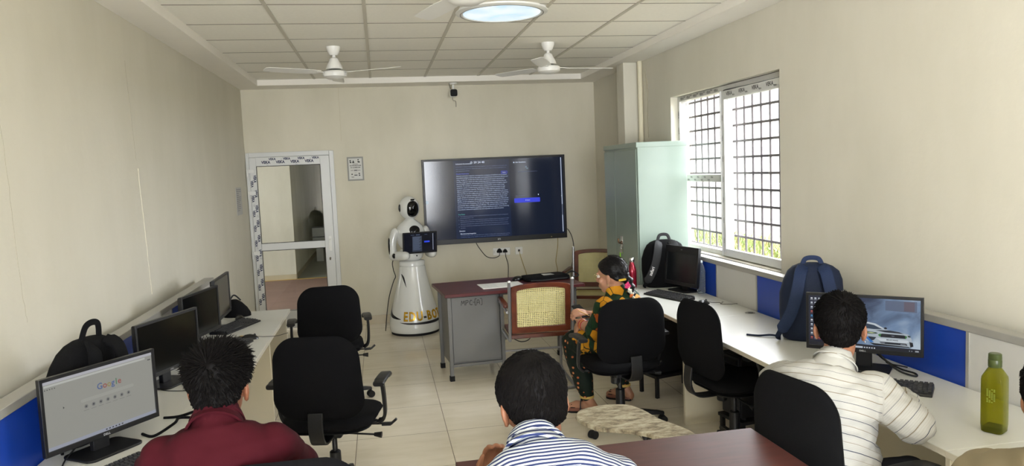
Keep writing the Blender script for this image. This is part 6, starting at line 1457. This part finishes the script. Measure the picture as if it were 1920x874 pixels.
b = MB(); collar(b, sp, HT, 1.0, h=0.034, fold=0.010); col_ = local(b, base).build('shirt_collar', M_white_str, body, smooth=60)
at_ = col_.data.attributes.new('sc', 'FLOAT_VECTOR', 'POINT')
for i, v in enumerate(col_.data.vertices): at_.data[i].vector = (0.010, 0, 0)
place(solid(trousers_form(sp), 0.010, 3), 'trousers', M_trouser, base, body)
shoe_pair(sp, base, body, M_shoe, M_sole)
rnd = random.Random(13)
hb = hair_shape(HT, 1.0, base, short_back, lambda az, el: 0.004+0.014*max(0, min(1, (el+20)/60)), rnd, tufts=2600, tl=0.030, lift=lambda d: max(0.06, min(0.4, 0.1+0.35*d.z)), noise=0.004, tr=0.0021, crown=(0.1, -0.6, 0.78))
hb.build('hair', M_hair, body, smooth=60)
er = MB(); er.T = M.Translation(V((-base[0], -base[1], 0))) @ HT; er.ell((0.086, 0.0, -0.055), 0.0035, 0.0035, 0.0035, 10, 6); er.build('ear_stud', M_chrome, body)

# ---- person in khaki at the right edge ----------------------------------------------------------------------------
sp = dict(pel=(1.77, 1.42, 0.52), bend=(1.77, 1.41, 0.80), neck=(1.795, 1.545, 0.985), face=(0.45, 0.90, 0), head=(1.735, 1.625, 1.085), look=(0.75, 0.65, 0), tilt=-0.15, wide=1.02, hs=1.02,
    arm={-1: ((1.68, 1.86, 0.79), (1.85, 1.98, 0.76), (1, 0.2, 0), (0, 0, 1), 0.35), 1: ((1.93, 1.42, 0.78), (2.02, 1.68, 0.76), (0.3, 1, 0), (0, 0, 1), 0.35)},
    leg={-1: ((1.76, 1.80, 0.53), (1.84, 1.84, 0.09), (1.98, 1.93, 0.03)), 1: ((1.88, 1.58, 0.53), (1.96, 1.62, 0.09), (2.10, 1.70, 0.03))})
M_khaki = mat('khaki_cotton', '8b7f66', rough=0.85, spec=0.2, bump=0.1, bscale=500)
body, base, HT = build_person('person in a khaki shirt cut off by the right edge of the photo', sp, M_skin_m, None)
place(solid(shirt_form(sp, 0.018, 0.0, 0.93, 0.008), 0.008, 4), 'shirt', M_khaki, base, body, disp=cloth_noise(0.006, 9, (1, 1, 1.5), 5.0))
b = MB(); collar(b, sp, HT, 1.0, r=0.070); local(b, base).build('shirt_collar', M_khaki, body, smooth=60)
place(solid(trousers_form(sp), 0.010, 3), 'trousers', M_trouser2, base, body); shoe_pair(sp, base, body, M_shoe, M_sole)
rnd = random.Random(14)
hb = hair_shape(HT, 1.02, base, lambda az: short_back(az)-(8 if az > 100 else 0), lambda az, el: 0.012+0.010*max(0, min(1, (el+30)/60)), rnd, tufts=2200, tl=0.045, lift=0.08, noise=0.004, tr=0.0021)
hb.build('hair', M_hair, body, smooth=60)

# ---- woman in the green and yellow dress ----------------------------------------------------------------------------
sp = dict(pel=(1.555, 4.80, 0.55), bend=(1.56, 4.76, 0.72), neck=(1.535, 4.79, 0.885), face=(-0.60, 0.80, 0), head=(1.508, 4.815, 1.008), look=(-0.80, 0.60, 0), tilt=-0.12, wide=0.94, hs=0.98,
    arm={-1: ((1.375, 4.78, 0.635), (1.318, 4.955, 0.665), (-0.25, 0.5, -0.75), (-0.55, -0.2, 0.6), 0.40), 1: ((1.545, 5.02, 0.66), (1.40, 5.03, 0.705), (-0.9, -0.25, 0.25), (0.1, -0.5, 0.8), 0.75)},
    leg={-1: ((1.30, 5.055, 0.505), (1.375, 5.03, 0.10), (1.245, 5.09, 0.03)), 1: ((1.55, 5.22, 0.505), (1.715, 5.22, 0.10), (1.62, 5.30, 0.03))})
def patch_mat(name, base_c, cols, scale, kind):
    m = bpy.data.materials.new(name); m.use_nodes = True; nt = m.node_tree; L = nt.links.new; b = nt.nodes['Principled BSDF']; b.inputs['Roughness'].default_value = 0.7; b.inputs['Specular IOR Level'].default_value = 0.2
    tc = nt.nodes.new('ShaderNodeTexCoord'); v = nt.nodes.new('ShaderNodeTexVoronoi'); v.inputs['Scale'].default_value = scale; v.inputs['Randomness'].default_value = 1.0 if kind == 'patch' else 0.35; L(tc.outputs['Object'], v.inputs['Vector'])
    if kind == 'patch':
        r = nt.nodes.new('ShaderNodeValToRGB'); r.color_ramp.interpolation = 'CONSTANT'; sx = nt.nodes.new('ShaderNodeSeparateXYZ'); L(v.outputs['Color'], sx.inputs[0]); L(sx.outputs[0], r.inputs[0])
        e = r.color_ramp.elements; e[0].position = 0; e[0].color = lin(cols[0]); e[1].position = .30; e[1].color = lin(cols[1])
        for p, c in zip((.52, .72, .86), cols[2:]): q = e.new(p); q.color = lin(c)
        v2 = nt.nodes.new('ShaderNodeTexVoronoi'); v2.feature = 'DISTANCE_TO_EDGE'; v2.inputs['Scale'].default_value = scale; v2.inputs['Randomness'].default_value = 1.0; L(tc.outputs['Object'], v2.inputs['Vector'])
        lt = nt.nodes.new('ShaderNodeMath'); lt.operation = 'LESS_THAN'; lt.inputs[1].default_value = 0.025; L(v2.outputs['Distance'], lt.inputs[0])
        mx = nt.nodes.new('ShaderNodeMixRGB'); mx.inputs[2].default_value = lin(base_c); L(lt.outputs[0], mx.inputs[0]); L(r.outputs[0], mx.inputs[1])
        n = nt.nodes.new('ShaderNodeTexNoise'); n.inputs['Scale'].default_value = 120; L(tc.outputs['Object'], n.inputs['Vector']); mm = nt.nodes.new('ShaderNodeMixRGB'); mm.blend_type = 'MULTIPLY'; mm.inputs[0].default_value = 0.35; L(mx.outputs[0], mm.inputs[1]); L(n.outputs['Color'], mm.inputs[2]); L(mm.outputs[0], b.inputs['Base Color'])
    else:
        lt = nt.nodes.new('ShaderNodeMath'); lt.operation = 'LESS_THAN'; lt.inputs[1].default_value = 0.27; L(v.outputs['Distance'], lt.inputs[0]); lt2 = nt.nodes.new('ShaderNodeMath'); lt2.operation = 'LESS_THAN'; lt2.inputs[1].default_value = 0.15; L(v.outputs['Distance'], lt2.inputs[0])
        mx = nt.nodes.new('ShaderNodeMixRGB'); mx.inputs[1].default_value = lin(base_c); mx.inputs[2].default_value = lin(cols[0]); L(lt.outputs[0], mx.inputs[0]); mx2 = nt.nodes.new('ShaderNodeMixRGB'); mx2.inputs[2].default_value = lin(cols[1]); L(lt2.outputs[0], mx2.inputs[0]); L(mx.outputs[0], mx2.inputs[1]); L(mx2.outputs[0], b.inputs['Base Color'])
    return m
M_kameez = patch_mat('green_yellow_print', '14241a', ['1d3a22', 'c98a1a', '23402a', 'd79a24', 'b5561e'], 14, 'patch')
M_salwar = patch_mat('dark_dotted_print', '111b14', ['a85a34', 'c9a070'], 27, 'dots')
body, base, HT = build_person('woman in a green and yellow patterned dress with flowers in her hair', sp, M_skin_l, None)
b = shirt_form(sp, 0.014, 0.0, 0.10, 0.008)
for sd in (-1, 1):   # the long tunic lies over the lap
    kn = V(sp['leg'][sd][0]); f = V(sp['face']).normalized(); r = f.cross(V((0, 0, 1))); hip = V(sp['pel'])+r*sd*0.09; limb(b, [hip, hip.lerp(kn, .8)], [0.108, 0.088])
b.ell(V(sp['pel'])-V((0, 0, 0.02)), 0.19, 0.17, 0.09, 24, 14)
place(solid(b, 0.007, 4), 'tunic', M_kameez, base, body, disp=cloth_noise(0.006, 13, (1, 1, 1.2), 2.2))
b = MB(); f = V(sp['face']).normalized(); r = f.cross(V((0, 0, 1)))
for sd in (-1, 1):
    kn, an, toe = sp['leg'][sd]; hip = V(sp['pel'])+r*sd*0.09+V((0, 0, -0.02)); limb(b, [hip, kn, V(kn).lerp(V(an), .35), V(kn).lerp(V(an), .75), V(kn).lerp(V(an), .93)], [0.096, 0.088, 0.088, 0.066, 0.050])
place(solid(b, 0.007, 4), 'trousers', M_salwar, base, body, disp=cloth_noise(0.007, 12, (1.5, 1.5, 0.8), 9.0))
for sd in (-1, 1):
    kn, an, toe = sp['leg'][sd]; c = V(kn).lerp(V(an), .965); b = MB(); b.loft([[tuple(c+V((rr*math.cos(a), rr*math.sin(a), z))) for a in [2*PI*k/24 for k in range(24)]] for rr, z in ((.047, -.010), (.051, -.008), (.051, .008), (.047, .010))], False, True)
    local(b, base).build('gold_hem', mat('gold_hem_thread', 'b99a4e', rough=0.6), body)
shoe_pair(sp, base, body, mat('brown_sandal_leather', '7a4a3a', rough=0.55), M_sole)
for sd in (-1, 1):
    kn, an, toe = sp['leg'][sd]; a, t = V(an), V(toe); d = (t-a); d.z = 0; d = d.normalized(); n = V((-d.y, d.x, 0)); c = V((a.x, a.y, 0))+d*0.045
    b = MB(); b.sweep([tuple(c+n*0.047*math.cos(w)+V((0, 0, 0.02+0.062*math.sin(w)))) for w in [PI*k/14 for k in range(15)]], [(-.016, -.002), (.016, -.002), (.016, .002), (-.016, .002)], 1.0, up=tuple(d)); local(b, base).build('sandal_strap', mat('navy_strap_leather', '171a26', rough=0.6), body)
    b = MB()
    for k in range(5):
        w = 0.5+0.52*k; q = c+d*(0.055)+n*0.0415*math.cos(w)+V((0, 0, 0.014+0.047*math.sin(w))); b.tube([tuple(q-d*.014), tuple(q+d*.016)], [.0025, .004], 6)
    local(b, base).build('sandal_slots', mat('slot_dark', '2a1a14', rough=0.8), body)
# hair drawn back into a low plait
rnd = random.Random(15)
hb = hair_shape(HT, 0.98, base, lambda az: interp(az, [0, 40, 70, 88, 105, 130, 180], [44, 34, 12, 4, -8, -24, -34]), lambda az, el: 0.010+0.012*max(0, min(1, (az-60)/90)), rnd, tufts=1200, tl=0.05, lift=0.02, noise=0.0015, tr=0.0016, crown=(0, 0.9, 0.42))
hb.build('hair', M_hair_w, body, smooth=60)
wl = lambda x, y, z: tuple((HT @ V((x, y, z)))-V(base))
b = MB(); P = spline([wl(0, -.095, -.01), wl(0.0, -.118, -.055), wl(0.0, -.125, -.11), wl(0.0, -.12, -.17), wl(0.005, -.115, -.25), wl(0.01, -.11, -.33)], 7)
b.tube(P, [.030+.006*math.sin(i*1.15) if i < len(P)-6 else .030-.003*(i-len(P)+6) for i in range(len(P))], 14); pl = b.build('plait', M_hair_w, body, smooth=60)
b = MB(); b.T = M.Translation(V((-base[0], -base[1], 0))) @ HT; b.T = b.T @ M.Translation((-.062, -.098, -.035)) @ M.Rotation(math.radians(-52), 4, 'Z'); b.loft([[(x, y, z*0.8) for x, z in rrect(.052, .018, .005, 3)] for y in (.006, -.006)]); b.box(-.02, .02, -.010, -.006, -.004, .004); b.build('hair_clip', mat('gold_clip', 'c9a63a', rough=0.3, metal=0.6), body)
b = MB(); rc = V(wl(-.046, -.122, -.078))
for k in range(14): a = k*2.4; rr = .004+.0013*k; b.ell(rc+V((rr*math.cos(a)*.8, -.004+rr*math.sin(a)*.3, rr*math.sin(a))), .008, .006, .008, 10, 7)
b.build('rose', mat('pink_rose', 'c02a62', rough=0.6), body, smooth=180)
b = MB(); b2 = MB()
for k in range(34):
    t = k/33; p = V(wl(-.046+0.022*t, -.130-.012*math.sin(t*3), -.098-.125*t))+V((rnd.uniform(-.012, .012), rnd.uniform(-.010, .010), rnd.uniform(-.006, .006)))
    (b2 if 11 < k < 17 else b).ell(p, .0085, .0085, .0085, 8, 6)
b.build('jasmine_string', mat('jasmine_white', 'dcd8c8', rough=0.7), body, smooth=180); b2.build('orange_blossom', mat('orange_flower', 'd9743a', rough=0.7), body, smooth=180)
b = MB(); b.T = M.Translation(V((-base[0], -base[1], 0))) @ HT @ M.Scale(0.98, 4)
for sx in (-1, 1):
    b.tube([(sx*.033+.021*math.cos(a), .104, .0+.016*math.sin(a)) for a in [2*PI*k/20 for k in range(20)]], .0012, 6, closed=True); b.tube([(sx*.054, .102, .004), (sx*.074, .07, .006), (sx*.084, .0, .006)], .0012, 6)
b.tube([(-.012, .106, .003), (.012, .106, .003)], .0012, 6); b.build('spectacles', mat('gold_wire', 'b9a36a', rough=0.3, metal=0.7), body)
b = MB(); b.T = M.Translation(V((-base[0], -base[1], 0))) @ HT @ M.Scale(0.98, 4); b.ell((-.084, .0, -.060), .004, .004, .007, 10, 7); b.build('earring', mat('gold_wire', 'b9a36a'), body)
wr = V(sp['arm'][-1][1]); el = V(sp['arm'][-1][0]); d = (wr-el).normalized(); x = d.orthogonal().normalized(); y = d.cross(x)
for k, c in enumerate(('a8283a', 'b8923a', 'a8283a')):
    p = wr-d*(0.030+0.012*k); b = MB(); b.tube([tuple(p+x*.034*math.cos(a)+y*.034*math.sin(a)) for a in [2*PI*q/24 for q in range(24)]], .003, 6, closed=True); local(b, base).build('bangle', mat('bangle_'+c, c, rough=0.3), body)
ph = thing('mobile_phone', 'black mobile phone in the raised hand of the woman', 'phone', (1.352, 5.045, 0.728), math.radians(20))
b = MB(); b.T = M.Rotation(math.radians(25), 4, 'X'); b.loft([[(x_, y_, z_) for x_, y_ in rrect(.072, .150, .009, 4)] for z_ in (-.004, .004)]); b.build('case', M_black, ph, bevel=0.002)
b = MB(); b.T = M.Rotation(math.radians(25), 4, 'X'); b.quad(-.033, .033, -.070, .070, .0065); b.build('screen', M_scr_off, ph, smooth=0)
pc = MB(); pc.cyl((1.415, 5.00, 0.690), (1.315, 4.965, 0.748), .0040, n=8); pen = pc.build('pencil', mat('pencil_yellow', 'c89a52', rough=0.5)); tag(pen, 'yellow pencil held by the woman in the patterned dress', 'pencil')
